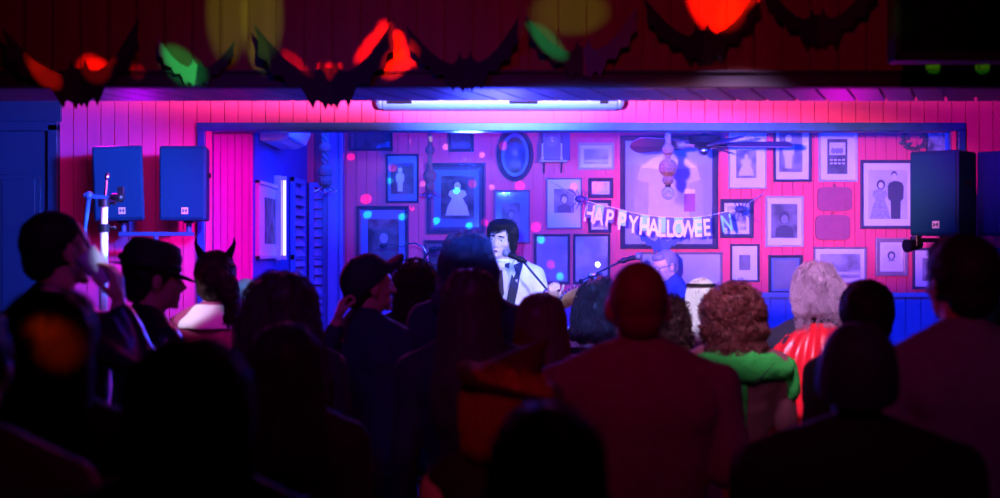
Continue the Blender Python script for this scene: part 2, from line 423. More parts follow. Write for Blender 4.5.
for z in (0.3, 1.2, 2.1):
    MB().cyl((-0.375, -0.035, z), (-0.375, -0.035, z + 0.1), 0.010).build('hinge', M_steel, d)

# white casing over the opening, blue stage light put into its colour
M_case = mat('bluelit_white_casing', (.10, .34, .80), .4, var=.08)
t = thing('roller_screen_casing', 'long white roller casing tinted as blue-lit mounted high above the stage opening', 'screen casing', tuple(P(500, 105, YW - 0.06)))
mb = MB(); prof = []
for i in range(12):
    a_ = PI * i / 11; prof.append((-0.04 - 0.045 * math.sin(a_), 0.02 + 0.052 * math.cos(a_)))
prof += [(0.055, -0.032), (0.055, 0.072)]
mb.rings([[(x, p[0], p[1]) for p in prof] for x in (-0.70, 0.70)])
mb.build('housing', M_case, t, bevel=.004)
for x, w in ((-0.60, 0.15), (0.14, 0.17), (0.62, 0.05)):
    MB().rings([[(x + dx_, p[0] * 1.08, p[1] * 1.05 + 0.012) for p in prof] for dx_ in (-w / 2, w / 2)]).build('bracket', M_metalblack, t, bevel=.003)
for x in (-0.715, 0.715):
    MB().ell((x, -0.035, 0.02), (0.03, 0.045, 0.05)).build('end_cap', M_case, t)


# ------------------------------------------------------------------ bats on the beam
def bat_outline(s, asym=1.0, droop=0.0):
    """half outline from the middle of the head out along the top of the wing and back under it"""
    r = [(0.0, 0.10), (0.030, 0.105), (0.050, 0.165), (0.072, 0.095), (0.115, 0.055),
         (0.20, 0.09), (0.30, 0.17), (0.40, 0.29), (0.50, 0.42),
         (0.475, 0.30), (0.485, 0.19), (0.425, 0.155), (0.40, 0.06), (0.325, 0.05), (0.28, -0.04), (0.205, -0.03),
         (0.165, -0.115), (0.125, -0.19), (0.10, -0.125), (0.065, -0.15), (0.04, -0.20), (0.02, -0.155)]
    R = [(x * s, z * s) for x, z in r]
    Lh = [(-x * asym, z) for x, z in reversed(R[1:])]
    return R + [(0.0, -0.185 * s)] + Lh


M_bat = mat('black_felt', (0.02, 0.02, 0.04), 0.75)
M_batg = mat('glossy_black_card', (0.05, 0.055, 0.075), 0.4)


def bat(px, py, span, D, label, yaw=0, roll=0, fold=0.35, m=None, group='paper bats on the beam', name='bat_decoration', asym=1.0):
    s = span / F * D
    o = bat_outline(s, asym); bm = bmesh.new()
    # grid-free: fold by bending the wings forward with distance from the middle
    vs0 = [bm.verts.new((x, -fold * abs(x) * 0.55, z)) for x, z in o]
    f = bm.faces.new(vs0); f.normal_update(); ret = bmesh.ops.triangulate(bm, faces=[f])
    ext = bmesh.ops.extrude_face_region(bm, geom=bm.faces[:])
    for g in ext['geom']:
        if isinstance(g, bmesh.types.BMVert): g.co.y += 0.003
    bmesh.ops.recalc_face_normals(bm, faces=bm.faces[:])
    me = bpy.data.meshes.new(name); bm.to_mesh(me); bm.free()
    ob = link(name, me, m or M_bat, smooth=False)
    ob.location = P(px, py, D); ob.rotation_euler = (0, math.radians(roll), math.radians(yaw))
    tag(ob, label, 'bat', group)
    return ob


YBAT = YH0 - 0.055
bat(80, 82, 136, YBAT - 0.01, 'black bat cut-out hanging lowest, its scalloped tail over the pink wall at the far left', 0, -4, 0.5)
bat(197, 72, 78, YBAT, 'small bat cut-out with one wing lit green, second from the left on the beam', 0, 2, 0.4, M_batg)
bat(330, 82, 140, YBAT, 'large black bat cut-out between two red light patches left of the middle of the beam', 0, -3, 0.5)
bat(466, 70, 112, YBAT, 'black bat cut-out directly above the left half of the pale roller casing', 0, -4, 0.5)
bat(584, 58, 112, YBAT, 'black bat cut-out with a green-tinted left wing tip near the middle of the beam', 0, -5, 0.4, M_batg)
bat(703, 42, 116, YBAT, 'black bat cut-out under the big bright red patch at the top of the beam', 0, -5, 0.5)
bat(818, 26, 112, YBAT, 'black bat cut-out highest on the beam, next to the big black screen', 0, -3, 0.5)

# black screen hung at the top right
t = thing('television', 'big black television hung high in the top right corner before the beam', 'television', tuple(P(968, 62, 4.75)))
MB().box((0, 0.02, 0.24), (0.52, 0.10, 0.48)).build('cabinet', M_black, t, smooth=False, bevel=0.01)
MB().box((0, -0.034, 0.245), (0.47, 0.008, 0.42)).build('screen_panel', mat('dark_screen', (0.006, 0.006, 0.008), 0.15), t, smooth=False)
fr = MB(); fr.box((0, -0.036, 0.012), (0.52, 0.02, 0.024)); fr.box((0, -0.036, 0.468), (0.52, 0.02, 0.024))
for x in (-0.25, 0.25): fr.box((x, -0.036, 0.24), (0.02, 0.02, 0.48))
fr.build('bezel', M_black, t, smooth=False, bevel=0.003)
z_up = ZTOP - (CAMZ + (249 - 62) / F * 4.75)
MB().cyl((0, 0.04, 0.46), (0, 0.04, z_up), 0.022).box((0, 0.04, z_up - 0.006), (0.16, 0.16, 0.012)).build('ceiling_bracket', M_metalblack, t)
spot('green_edge', (0.4, 3.6, 2.8), P(893, 18, 4.7), (0.0, 1.0, 0.1), 12, 5, 0.6, 0.02)
for gx in (933, 982): spot('green_dot', (0.9, 2.2, 1.9), P(gx, 67, YH0), (0.1, 1.0, 0.0), 260, 1.0, 0.2, 0.0)


# ------------------------------------------------------------------ pictures on the back wall
def figure(mb, x, z, h, w=0.30, skirt=False, yf=-0.0008, sc=1.0):
    """outline of a standing sitter, feet at (x, z)"""
    pts = []
    hw = h * w * 0.5
    if skirt:
        half = [(hw * 1.25, 0), (hw * 1.0, 0.30 * h), (hw * 0.55, 0.56 * h), (hw * 0.95, 0.66 * h), (hw * 0.8, 0.80 * h), (hw * 0.28, 0.84 * h)]
    else:
        half = [(hw * 0.62, 0), (hw * 0.66, 0.40 * h), (hw * 1.0, 0.45 * h), (hw * 1.05, 0.72 * h), (hw * 0.85, 0.80 * h), (hw * 0.28, 0.84 * h)]
    poly = [(x + a, z + b) for a, b in half] + [(x - a, z + b) for a, b in reversed(half)]
    mb.prism(poly, (0, yf, 0), (1, 0, 0), (0, 0, 1), (0, -1, 0), 0.0006)


def head_disc(mb, x, z, r, yf=-0.0008, e=1.25):
    mb.prism([(x + r * math.cos(2 * PI * i / 16), z + e * r * math.sin(2 * PI * i / 16)) for i in range(16)], (0, yf, 0), (1, 0, 0), (0, 0, 1), (0, -1, 0), 0.0006)


PIC = [0]


def picture(box, label, frame_m, fw_px, mat_m, photo, lo=0.06, hi=0.35, art=None, thick=0.028, scale=9, D=YB, gl=True, name='picture_frame'):
    """box: the frame's edges in the photo; photo: the print's edges (or None: the print fills the frame)"""
    x0, z1 = P(box[0], box[1], D).x, P(box[0], box[1], D).z; x1, z0 = P(box[2], box[3], D).x, P(box[2], box[3], D).z
    cx, cz = (x0 + x1) / 2, (z0 + z1) / 2; hw, hh = (x1 - x0) / 2, (z1 - z0) / 2; fw = fw_px / F * D
    t = thing(name, label, 'picture', (cx, D - 0.001, cz), 0, 'framed pictures on the board wall')
    prof = [(0, 0), (0, -thick), (fw * 0.25, -thick * 1.15), (fw * 0.6, -thick * 0.75), (fw, -thick * 0.55), (fw, 0)]
    mb = MB(); rs = []
    for q, y in prof:
        rs.append([(-hw + q, y, -hh + q), (hw - q, y, -hh + q), (hw - q, y, hh - q), (-hw + q, y, hh - q)])
    mb.rings([list(r) for r in rs], False, False, True)
    mb.build('frame', frame_m, t, smooth=False)
    PIC[0] += 1
    if mat_m: MB().box((0, -0.005, 0), (2 * (hw - fw * 0.8), 0.006, 2 * (hh - fw * 0.8))).build('mat', mat_m, t, smooth=False)
    pm = photo_mat('photo_print_%d' % PIC[0], lo, hi, scale, PIC[0])
    if photo:
        a0, b1 = P(photo[0], photo[1], D).x - cx, P(photo[0], photo[1], D).z - cz; a1, b0 = P(photo[2], photo[3], D).x - cx, P(photo[2], photo[3], D).z - cz
    else:
        a0, a1, b0, b1 = -hw + fw * 0.9, hw - fw * 0.9, -hh + fw * 0.9, hh - fw * 0.9
    ph = MB().box(((a0 + a1) / 2, -0.009, (b0 + b1) / 2), (a1 - a0, 0.002, b1 - b0)).build('photo', pm, t, smooth=False)
    if art: art(ph, a0, a1, b0, b1)
    if gl: MB().box((0, -0.0135, 0), (2 * (hw - fw * 0.9), 0.0015, 2 * (hh - fw * 0.9))).build('glass', M_glass, t, smooth=False)
    return t


M_ink = mat('print_dark', (0.05, 0.05, 0.07), 0.5); M_inkm = mat('print_mid', (0.25, 0.25, 0.28), 0.5, var=0.4, scale=60); M_inkl = mat('print_light', (0.62, 0.62, 0.66), 0.5, var=0.35, scale=70)


def sub(ph, name, fn, m):
    mb = MB(); fn(mb); o = mb.build(name, m, ph, smooth=False); o.location = (0, -0.0102, 0); return o


def art_couple(ph, a0, a1, b0, b1):
    h = b1 - b0; w = a1 - a0
    def woman(mb): figure(mb, a0 + w * 0.30, b0, h * 0.72, 0.46, True)
    def man(mb): figure(mb, a0 + w * 0.70, b0, h * 0.92, 0.34)
    sub(ph, 'woman_dress', woman, mat('print_floral', (.34, .34, .37), .5, var=.6, scale=45)); sub(ph, 'man_uniform', man, M_ink)
    sub(ph, 'woman_hair', lambda mb: head_disc(mb, a0 + w * 0.32, b0 + h * 0.70, h * 0.088, e=1.15), M_ink)
    sub(ph, 'man_hair', lambda mb: head_disc(mb, a0 + w * 0.66, b0 + h * 0.90, h * 0.062), M_ink)
    sub(ph, 'woman_face', lambda mb: head_disc(mb, a0 + w * 0.32, b0 + h * 0.685, h * 0.052, -0.0016), M_inkl)
    sub(ph, 'man_face', lambda mb: head_disc(mb, a0 + w * 0.66, b0 + h * 0.865, h * 0.054, -0.0016), M_inkl)


def art_bust(dark_bg=True):
    def f(ph, a0, a1, b0, b1):
        h = b1 - b0; w = a1 - a0; x = (a0 + a1) / 2
        sub(ph, 'sitter_shoulders', lambda mb: mb.prism([(x - w * .36, b0 + 0.02 * h), (x + w * .36, b0 + 0.02 * h), (x + w * .32, b0 + h * .28), (x + w * .1, b0 + h * .38), (x - w * .1, b0 + h * .38), (x - w * .32, b0 + h * .28)], (0, -0.0008, 0), (1, 0, 0), (0, 0, 1), (0, -1, 0), 0.0006), M_ink)
        sub(ph, 'sitter_hair', lambda mb: head_disc(mb, x, b0 + h * .60, w * .20), M_ink)
        sub(ph, 'sitter_face', lambda mb: head_disc(mb, x + w * .01, b0 + h * .55, w * .135, -0.0016), M_inkm if dark_bg else M_inkl)
    return f


def art_standing(skirt):
    def f(ph, a0, a1, b0, b1):
        h = b1 - b0; w = a1 - a0; x = (a0 + a1) / 2 + (0 if skirt else -w * .1)
        sub(ph, 'sitter', lambda mb: figure(mb, x, b0 + h * .08, h * .72, 0.62 if skirt else 0.36, skirt), M_inkl)
        sub(ph, 'sitter_head', lambda mb: head_disc(mb, x, b0 + h * .76, h * .075), M_inkl)
    return f


def art_girl(ph, a0, a1, b0, b1):
    h = b1 - b0; w = a1 - a0; x = (a0 + a1) / 2
    sub(ph, 'girl_hair', lambda mb: head_disc(mb, x, b0 + h * .52, w * .22, e=1.1), M_ink)
    sub(ph, 'girl_face', lambda mb: head_disc(mb, x, b0 + h * .50, w * .12, -0.0016), M_inkl)
    sub(ph, 'girl_collar', lambda mb: mb.prism([(x - w * .2, b0 + h * .28), (x + w * .2, b0 + h * .28), (x + w * .1, b0 + h * .38), (x - w * .1, b0 + h * .38)], (0, -0.0016, 0), (1, 0, 0), (0, 0, 1), (0, -1, 0), 0.0006), M_inkm)


def art_house(ph, a0, a1, b0, b1):
    h = b1 - b0; w = a1 - a0
    def rows(mb):
        for k, z in enumerate((0.30, 0.40)):
            for i in range(4): mb.box((a0 + w * (0.2 + 0.2 * i), -0.001, b0 + h * z), (w * .14, 0.0006, h * .05))
    sub(ph, 'shopfront_windows', rows, M_inkl)
    sub(ph, 'shopfront_sky', lambda mb: mb.box(((a0 + a1) / 2, -0.001, b0 + h * .72), (w * .8, 0.0006, h * .36)), M_inkl)
    sub(ph, 'shopfront_trees', lambda mb: [head_disc(mb, a0 + w * q, b0 + h * .66, w * .12, -0.0016) for q in (.3, .5, .68)], M_inkm)


def art_land(ph, a0, a1, b0, b1):
    h = b1 - b0; w = a1 - a0
    pts = [(a0, b0 + h * .35)] + [(a0 + w * i / 12, b0 + h * (.5 + .18 * math.sin(i * 1.3) * math.cos(i * .7))) for i in range(13)] + [(a1, b0 + h * .35)]
    sub(ph, 'hills', lambda mb: mb.prism(pts, (0, -0.0008, 0), (1, 0, 0), (0, 0, 1), (0, -1, 0), 0.0006), M_inkm)
    sub(ph, 'water', lambda mb: mb.box(((a0 + a1) / 2, -0.001, b0 + h * .2), (w * .96, 0.0006, h * .12)), M_inkl)


picture((350, 126, 393, 151), 'wide dark picture cut by the opening trim, farthest left on the boards', M_fr_dark, 3, None, None, 0.03, 0.1)
picture((386, 154, 419, 203), 'dark-framed picture with blue-light-tinted mat above the boards, left group, beside the rope lamp', M_fr_dark, 2.2, M_mat_bluelit, (391, 163, 414, 194), 0.04, 0.14, art_standing(False))
picture((427, 163, 486, 234), 'large wide-framed dark picture left of the oval portrait, dotted with green light', M_fr_dark, 7, M_mat_bluelit, (441, 176, 474, 219), 0.03, 0.14, art_standing(True))
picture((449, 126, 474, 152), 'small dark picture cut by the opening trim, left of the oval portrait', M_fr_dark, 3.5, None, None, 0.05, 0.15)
picture((357, 206, 409, 276), 'large picture with grey mat lowest at the left, behind the twin stage microphones', M_fr_dark, 4, M_mat_bluelit, (368, 219, 399, 262), 0.03, 0.16, art_bust())
picture((424, 240, 476, 286), 'dark low picture half hidden behind the long dark hair, left of the singer', M_fr_dark, 4, None, None, 0.04, 0.12)
picture((578, 143, 614, 170), 'pale wide landscape picture high on the wall, right of the shelf clock', M_fr_light, 2.5, M_matboard, (584, 149, 608, 164), 0.3, 0.55, art_land)
picture((546, 178, 582, 229), 'pale picture in thin frame behind the left spider of the banner', M_fr_mid, 1.5, M_matboard, (554, 189, 574, 213), 0.18, 0.40, art_bust(False))
picture((588, 178, 613, 198), 'small dark-framed wide picture with white glare, under the landscape picture', M_fr_dark, 3.6, M_matboard, (594, 183, 607, 193), 0.3, 0.7)
picture((588, 200, 611, 233), 'small dark-framed upright picture behind the first banner letters', M_fr_dark, 3.4, M_matboard, (593, 206, 605, 227), 0.35, 0.7)
picture((494, 190, 530, 243), 'pale mat portrait just above and behind the singer', M_fr_mid, 2, M_mat_bluelit, (502, 203, 520, 229), 0.08, 0.22, art_bust())
picture((534, 234, 570, 284), 'blank-looking dark-framed picture right of the singer', M_fr_dark, 2.5, None, None, 0.22, 0.36, scale=4)
picture((573, 234, 610, 284), 'dark-framed streaky picture with bright white glare spot, right of the blank one', M_fr_dark, 2.5, None, None, 0.3, 0.55, scale=5)
picture((640, 252, 722, 287), 'wide pale picture behind the keyboard player in glasses', M_fr_mid, 2.5, None, None, 0.42, 0.55, scale=3)
picture((728, 126, 766, 189), 'cream picture of a child in a wide pale dress, under the right fan blade', M_fr_light, 1.5, M_matboard, (736, 150, 756, 178), 0.10, 0.35, art_standing(True))
picture((773, 126, 811, 182), 'dark-framed picture of a figure in white, at the right fan blade tip', M_fr_dark, 2.6, M_matboard, (779, 128, 802, 172), 0.10, 0.32, art_standing(False))
picture((818, 126, 857, 182), 'pale-framed picture of a shop front, right of the fan', M_fr_light, 2.4, M_matboard, (827, 139, 847, 174), 0.06, 0.14, art_house)
picture((860, 160, 913, 229), 'large portrait of a standing couple beside the right loudspeaker', M_fr_dark, 3.2, M_matboard, (868, 170, 907, 219), 0.50, 0.62, art_couple, scale=4)
picture((720, 199, 753, 238), 'dark-framed picture behind the right spider of the banner', M_fr_dark, 4, M_matboard, (727, 206, 746, 230), 0.2, 0.6, art_land)
picture((765, 196, 803, 247), 'pale-framed picture with a dark grey print, left of the two red plaques', M_fr_light, 2.2, M_matboard, (771, 204, 797, 238), 0.10, 0.24, art_bust())
picture((730, 244, 759, 282), 'small dark-framed picture with pale mat and tiny square print, low on the wall', M_fr_dark, 2, M_matboard, (739, 255, 750, 270), 0.1, 0.25)
picture((768, 255, 802, 294), 'dark blue-grey picture lowest on the wall, left of the silver-haired spectator', M_fr_dark, 3, M_mat_bluelit, (773, 260, 797, 289), 0.18, 0.26, scale=4)
picture((813, 247, 866, 284), 'wide pale landscape picture behind the silver-haired spectator', M_fr_mid, 2, M_matboard, (820, 254, 860, 278), 0.2, 0.42, art_land)
picture((875, 238, 907, 276), 'small picture of a dark-haired girl on white, in a broad frame under the couple', M_fr_mid, 4.5, M_matboard, (882, 244, 900, 268), 0.62, 0.7, art_girl)
picture((912, 248, 945, 289), 'dark-framed picture half hidden under the right loudspeaker', M_fr_dark, 2.5, M_matboard, (922, 258, 940, 281), 0.1, 0.4, art_bust(False))
picture((926, 126, 954, 156), 'small group picture above the right loudspeaker', M_fr_dark, 1.5, None, None, 0.1, 0.5, scale=14)
# oval portrait
oc = P(515, 155, YB)
t = thing('oval_portrait', 'oval portrait of a dark-haired sitter high on the wall', 'picture', (oc.x, YB - 0.001, oc.z), 0, 'framed pictures on the board wall')
ra, rb = 18.5 / F * YB, 26.5 / F * YB


def oval(a, b, y, n=40): return [(a * math.cos(2 * PI * i / n), y, b * math.sin(2 * PI * i / n)) for i in range(n)]


MB().rings([oval(ra, rb, 0), oval(ra, rb, -.03), oval(ra - .02, rb - .02, -.038), oval(ra - .038, rb - .038, -.02), oval(ra - .038, rb - .038, 0)], False, False, True).build('frame', M_fr_dark, t)
MB().rings([oval(ra - .035, rb - .035, -.003), oval(ra - .035, rb - .035, -.008)]).build('mat', M_mat_bluelit, t, smooth=False)
op = MB().rings([oval(ra - .062, rb - .066, -.008), oval(ra - .062, rb - .066, -.010)]).build('photo', photo_mat('photo_oval', 0.02, 0.06, 8, 5), t, smooth=False)
art_bust()(op, -.075, .075, -.12, .12)
MB().rings([oval(ra - .036, rb - .036, -.0135), oval(ra - .036, rb - .036, -.015)]).build('glass', M_glass, t, smooth=False)
# the shirt frame
def art_shirt(ph, a0, a1, b0, b1):
    h = b1 - b0; w = a1 - a0; x = (a0 + a1) / 2
    sub(ph, 'shirt_body', lambda mb: mb.prism([(x - w * .30, b0 + h * .06), (x + w * .30, b0 + h * .06), (x + w * .29, b0 + h * .62), (x + w * .46, b0 + h * .66), (x + w * .40, b0 + h * .84), (x + w * .24, b0 + h * .92), (x + w * .09, b0 + h * .95), (x - w * .09, b0 + h * .95), (x - w * .24, b0 + h * .92), (x - w * .40, b0 + h * .84), (x - w * .46, b0 + h * .66), (x - w * .29, b0 + h * .62)], (0, -0.003, 0), (1, 0, 0), (0, 0, 1), (0, -1, 0), 0.006), mat('shirt_cloth', (0.50, 0.52, 0.60), 0.8, bump=0.2))
    for s in (1, -1):
        sub(ph, 'shirt_shoulder', lambda mb: mb.prism([(x + s * w * .12, b0 + h * .78), (x + s * w * .40, b0 + h * .80), (x + s * w * .22, b0 + h * .91), (x + s * w * .09, b0 + h * .93)][::s], (0, -0.0095, 0), (1, 0, 0), (0, 0, 1), (0, -1, 0), 0.001), M_matboard)
    sub(ph, 'plaque', lambda mb: mb.box((x + w * .30, -0.0105, b0 + h * .40), (w * .16, 0.003, h * .2)), mat('plum_card', (0.28, 0.05, 0.18), 0.5))
    sub(ph, 'plaque_card', lambda mb: mb.box((x + w * .30, -0.0105, b0 + h * .53), (w * .16, 0.003, h * .05)), M_matboard)
    sub(ph, 'lower_plaque', lambda mb: mb.box((x + w * .32, -0.0105, b0 + h * .09), (w * .2, 0.003, h * .08)), MATS['plum_card'])
picture((620, 136, 717, 249), 'huge display frame with a pale shirt behind glass, centre of the wall', M_fr_dark, 5, mat('mat_board_lilac', (.34, .36, .52), .7, var=.06), (634, 150, 703, 238), 0.38, 0.5, art_shirt, thick=0.05, scale=3, name='shirt_display_frame')
# the two red plaques with hooks
for (x0, y0, x1, y1), lb in (((817, 187, 851, 211), 'upper of two red-brown hanging wooden plaques'), ((815, 215, 849, 240), 'lower of two red-brown hanging wooden plaques')):
    a, b = P(x0, y0, YB), P(x1, y1, YB); w, h = (b.x - a.x), (a.z - b.z)
    t = thing('hanging_plaque', lb, 'plaque', ((a.x + b.x) / 2, YB - 0.001, (a.z + b.z) / 2), 0, 'red plaques on the board wall')
    poly = [(w / 2 * math.copysign(abs(math.cos(q)) ** .35, math.cos(q)), h / 2 * math.copysign(abs(math.sin(q)) ** .35, math.sin(q))) for q in [2 * PI * i / 40 for i in range(40)]]
    m = mat('plaque_wood', (0.36, 0.05, 0.10), 0.5, var=0.25)
    MB().prism(poly, (0, 0, 0), (1, 0, 0), (0, 0, 1), (0, -1, 0), 0.03).build('board', m, t, smooth=False, bevel=0.005)
    MB().box((w * .32, -.032, 0), (w * .03, .006, h * .9)).box((-w * .4, -.032, 0), (w * .03, .006, h * .9)).build('batten', m, t, smooth=False)
    MB().tube([(0.008 * math.cos(q), -0.012, h / 2 + 0.008 + 0.012 * math.sin(q)) for q in [2 * PI * i / 10 for i in range(11)]], 0.003, 6).build('hook', M_metalblack, t)

# clock on its little shelf
cp = P(553, 160, YB - 0.09)
t = thing('wall_shelf', 'small pale bracket shelf under the dark clock', 'shelf', tuple(cp))
MB().box((0, 0.02, -0.010), (0.22, 0.14, 0.016)).build('board', M_fr_light, t, smooth=False, bevel=0.003)
for x in (-.07, .07): MB().prism([(0, 0), (0.1, 0), (0.1, -.08)], (x - .006, -0.012, -.018), (0, 1, 0), (0, 0, 1), (1, 0, 0), .012).build('bracket', M_fr_dark, t, smooth=False)
t = thing('mantel_clock', 'dark square clock with white columns standing on the small shelf', 'clock', tuple(cp + Vector((-0.01, 0.01, 0.0))))
MB().box((0, 0.0, 0.115), (0.15, 0.10, 0.23)).build('case', M_fr_dark, t, smooth=False, bevel=0.004)
MB().box((0.11, 0.02, 0.115), (0.07, 0.07, 0.23)).build('side_case', mat('dark_blue_box', (0.03, 0.05, 0.12), 0.5), t, smooth=False, bevel=0.004)
MB().cyl((0, -0.05, 0.145), (0, -0.057, 0.145), 0.045, n=28).build('dial', mat('clock_dial', (0.12, 0.13, 0.2), 0.4), t)
MB().box((0, -0.059, 0.16), (.006, .003, .035)).box((0.008, -0.059, 0.145), (.022, .003, .005)).build('hand', M_badge, t, smooth=False)
for x in (-.075, .075):
    mb = MB().cyl((x, -0.058, 0.0), (x, -0.058, 0.02), .011)
    for k in range(5): mb.ell((x, -0.058, .03 + .022 * k), (.009, .009, .013), 10, 6)
    mb.build('column', M_whitepl, t)

# wreath at the top right of the wall
wc = P(914, 138, YB - 0.04)
t = thing('leaf_wreath', 'small green leaf wreath above the couple portrait', 'wreath', tuple(wc))
mb = MB()
for i in range(90):
    q = random.uniform(0, 2 * PI); r = .085 + random.uniform(-.02, .02)
    c = Vector((r * math.cos(q), random.uniform(-.02, .02), r * math.sin(q)))
    dv = Vector((random.uniform(-1, 1), random.uniform(-.6, .3), random.uniform(-1, 1))).normalized(); u_ = dv.orthogonal().normalized()
    mb.rings([[c + u_ * .002, c - u_ * .002, c - u_ * .002 + dv.cross(u_) * .002], [c + dv * .02 + u_ * .01, c + dv * .02 - u_ * .01, c + dv * .02 + dv.cross(u_) * .004], [c + dv * .042 + u_ * .001, c + dv * .042 - u_ * .001, c + dv * .042 + dv.cross(u_) * .001]])
lv = mb.build('leaves', mat('leaf_green', (0.03, 0.16, 0.08), 0.4, var=.4), t)
MB().tube([(.085 * math.cos(2 * PI * i / 24), 0, .085 * math.sin(2 * PI * i / 24)) for i in range(25)], .012, 8).build('ring', mat('twig', (.1, .05, .03), .8), t)


# ------------------------------------------------------------------ lamps, fan, air conditioner
def rope_lamp(px, D, ybulb, kn, label, rbulb, arms=False, thick=.014):
    top = 2.80; b = P(px, ybulb, D)
    t = thing('rope_pendant_lamp', label, 'lamp', (b.x, D, top), 0, 'knotted rope lamps over the stage')
    L = top - b.z
    mb = MB()
    for ph in (0, PI * 2 / 3, PI * 4 / 3):
        mb.tube([(thick * .8 * math.cos(i * .55 + ph), thick * .8 * math.sin(i * .55 + ph), -L * i / 60 + 0.0) for i in range(56)], thick * .75, 7)
    mb.build('rope', M_rope, t)
    for (yk, r) in kn:
        zk = CAMZ + (249 - yk) / F * D - top; r = r / F * D
        mb = MB()
        for ax in range(3):
            for off in (-.45, 0, .45):
                pts = []
                rr = r * math.sqrt(1 - off * off * .8)
                for i in range(17):
                    q = 2 * PI * i / 16; p = [rr * math.cos(q), rr * math.sin(q)]; p.insert(ax, off * r); pts.append((p[0], p[1], zk + p[2]))
                mb.tube(pts, r * .24, 7)
        mb.ell((0, 0, zk), (r * .9, r * .9, r * .9))
        mb.build('knot', M_rope, t)
    MB().cyl((0, 0, -L + rbulb * 1.7), (0, 0, -L + rbulb * .9), rbulb * .38, rbulb * .45).build('socket', M_metalblack, t)
    MB().ell((0, 0, -L), (rbulb, rbulb, rbulb * 1.05), 24, 16).build('bulb', M_bulb, t)
    MB().tube([(rbulb * .3 * math.cos(i), rbulb * .3 * math.sin(i), -L - rbulb * .3 + i * rbulb * .08) for i in range(12)], .0012, 5).build('filament', M_steel, t)
    MB().cyl((0, 0, -.03), (0, 0, 0), .045, .05).build('ceiling_rose', M_fr_dark, t)
    if arms:
        for i in range(5):
            q = 2 * PI * i / 5 + .3
            e = Vector((.075 * math.cos(q), .075 * math.sin(q), -L))
            MB().tube([(0, 0, -L + rbulb * 1.2), (e.x * .5, e.y * .5, -L + .03), (e.x, e.y, -L)], .004, 6).ell(e + Vector((0, 0, .006)), (.011, .011, .011), 10, 6).build('arm', M_steel, t)
    return t


rope_lamp(668, 9.0, 193, [(150, 5), (168, 7.5), (180, 4.6)], 'brown knotted rope lamp with globe bulb before the shirt frame', .043)
rope_lamp(325, 9.3, 192, [(148, 5), (172, 6), (181, 6)], 'pale knotted rope lamp hanging at the left by the shutters', .032, True, .018)
rope_lamp(430, 10.6, 196, [(150, 4), (176, 5.5), (186, 4)], 'small knotted rope lamp in front of the large wide-framed picture', .032, True, .013)

fc = P(704, 149, 9.7)
t = thing('ceiling_fan', 'dark ceiling fan with long flat blades over the stage', 'fan', (fc.x, 9.7, 2.80))
dz = fc.z - 2.80
MB().cyl((0, 0, 0), (0, 0, -.05), .07, .05).build('canopy', M_metalblack, t)
MB().cyl((0, 0, -.04), (0, 0, dz + .09), .014).build('rod', M_metalblack, t)
MB().loft([(dz + .10, 0, 0, .05, .05), (dz + .085, 0, 0, .11, .11), (dz + .04, 0, 0, .125, .125), (dz + .02, 0, 0, .09, .09), (dz - .0, 0, 0, .05, .05)], 28).build('motor', M_metalblack, t)
MB().ell((0, 0, dz - .012), (.040, .040, .036)).build('hub_cap', M_steel, t)
M_blade = mat('fan_blade', (0.10, 0.06, 0.10), 0.45, var=.3, scale=8)
for k in range(5):
    q = math.radians(-4 + 72 * k); R = Matrix.Rotation(q, 4, 'Z') @ Matrix.Translation((0, 0, dz + .025)) @ Matrix.Rotation(math.radians(20), 4, 'X')
    bl = MB(R).prism([(.16, -.045), (.30, -.062), (.58, -.072), (.61, -.05), (.615, 0), (.60, .05), (.57, .068), (.30, .06), (.16, .045)], (0, 0, 0), (1, 0, 0), (0, 1, 0), (0, 0, 1), .008).build('blade', M_blade, t, smooth=False, bevel=.002)
    MB(R).prism([(.07, -.02), (.2, -.03), (.24, 0), (.2, .03), (.07, .02)], (0, 0, -.006), (1, 0, 0), (0, 1, 0), (0, 0, 1), .006).build('blade_iron', M_steel, bl, smooth=False)

t = thing('air_conditioner', 'white wall air conditioner at the top left inside the opening', 'air conditioner', (-1.535, 9.25, 2.44), 0)
prof = [(0, .30), (.17, .30), (.215, .25), (.22, .10), (.19, .03), (.12, 0), (0, 0)]
MB().rings([[(p[0], y, p[1]) for p in prof] for y in (-.40, .40)]).build('casing', M_whitepl, t, smooth=False, bevel=.012)
MB().box((.185, 0, .045), (.012, .70, .05), Matrix.Rotation(math.radians(25), 3, 'Y')).build('louvre', M_mat_bluelit, t, smooth=False, bevel=.003)
mb = MB()
for k in range(4): mb.box((.222, 0, .13 + .035 * k), (.006, .74, .006))
mb.build('grille_line', M_mat_bluelit, t, smooth=False)

# pale picture, light tube and louvred shutters on the left side wall of the stage room
def side_pt(px, py, X=-1.54): D = X * F / (px - 500); return Vector((X, D, CAMZ + (249 - py) / F * D))
p0, p1 = side_pt(255, 180), side_pt(279, 258)
cy_, cz_ = (p0.y + p1.y) / 2, (p0.z + p1.z) / 2; ly, lz = abs(p1.y - p0.y), 0.50
t = thing('side_picture', 'white-matted picture on the left side wall beside the light tube', 'picture', (-1.54, cy_, cz_))
MB().box((.008, 0, 0), (.016, ly - .03, lz - .03)).build('mat', M_matboard, t, smooth=False)
MB().box((.018, 0, 0), (.003, ly * .45, lz * .6)).build('photo', photo_mat('photo_side', .06, .2, 9, 9), t, smooth=False)
fr = MB()
for s in (-1, 1): fr.box((.014, s * (ly / 2 - .012), 0), (.028, .024, lz)); fr.box((.014, 0, s * (lz / 2 - .012)), (.028, ly, .024))
fr.build('frame', M_fr_light, t, smooth=False, bevel=.003)
tb = side_pt(284.5, 218, -1.47)
t = thing('light_tube', 'upright glowing white light tube on the left side wall', 'lamp', (tb.x, tb.y, tb.z - .27))
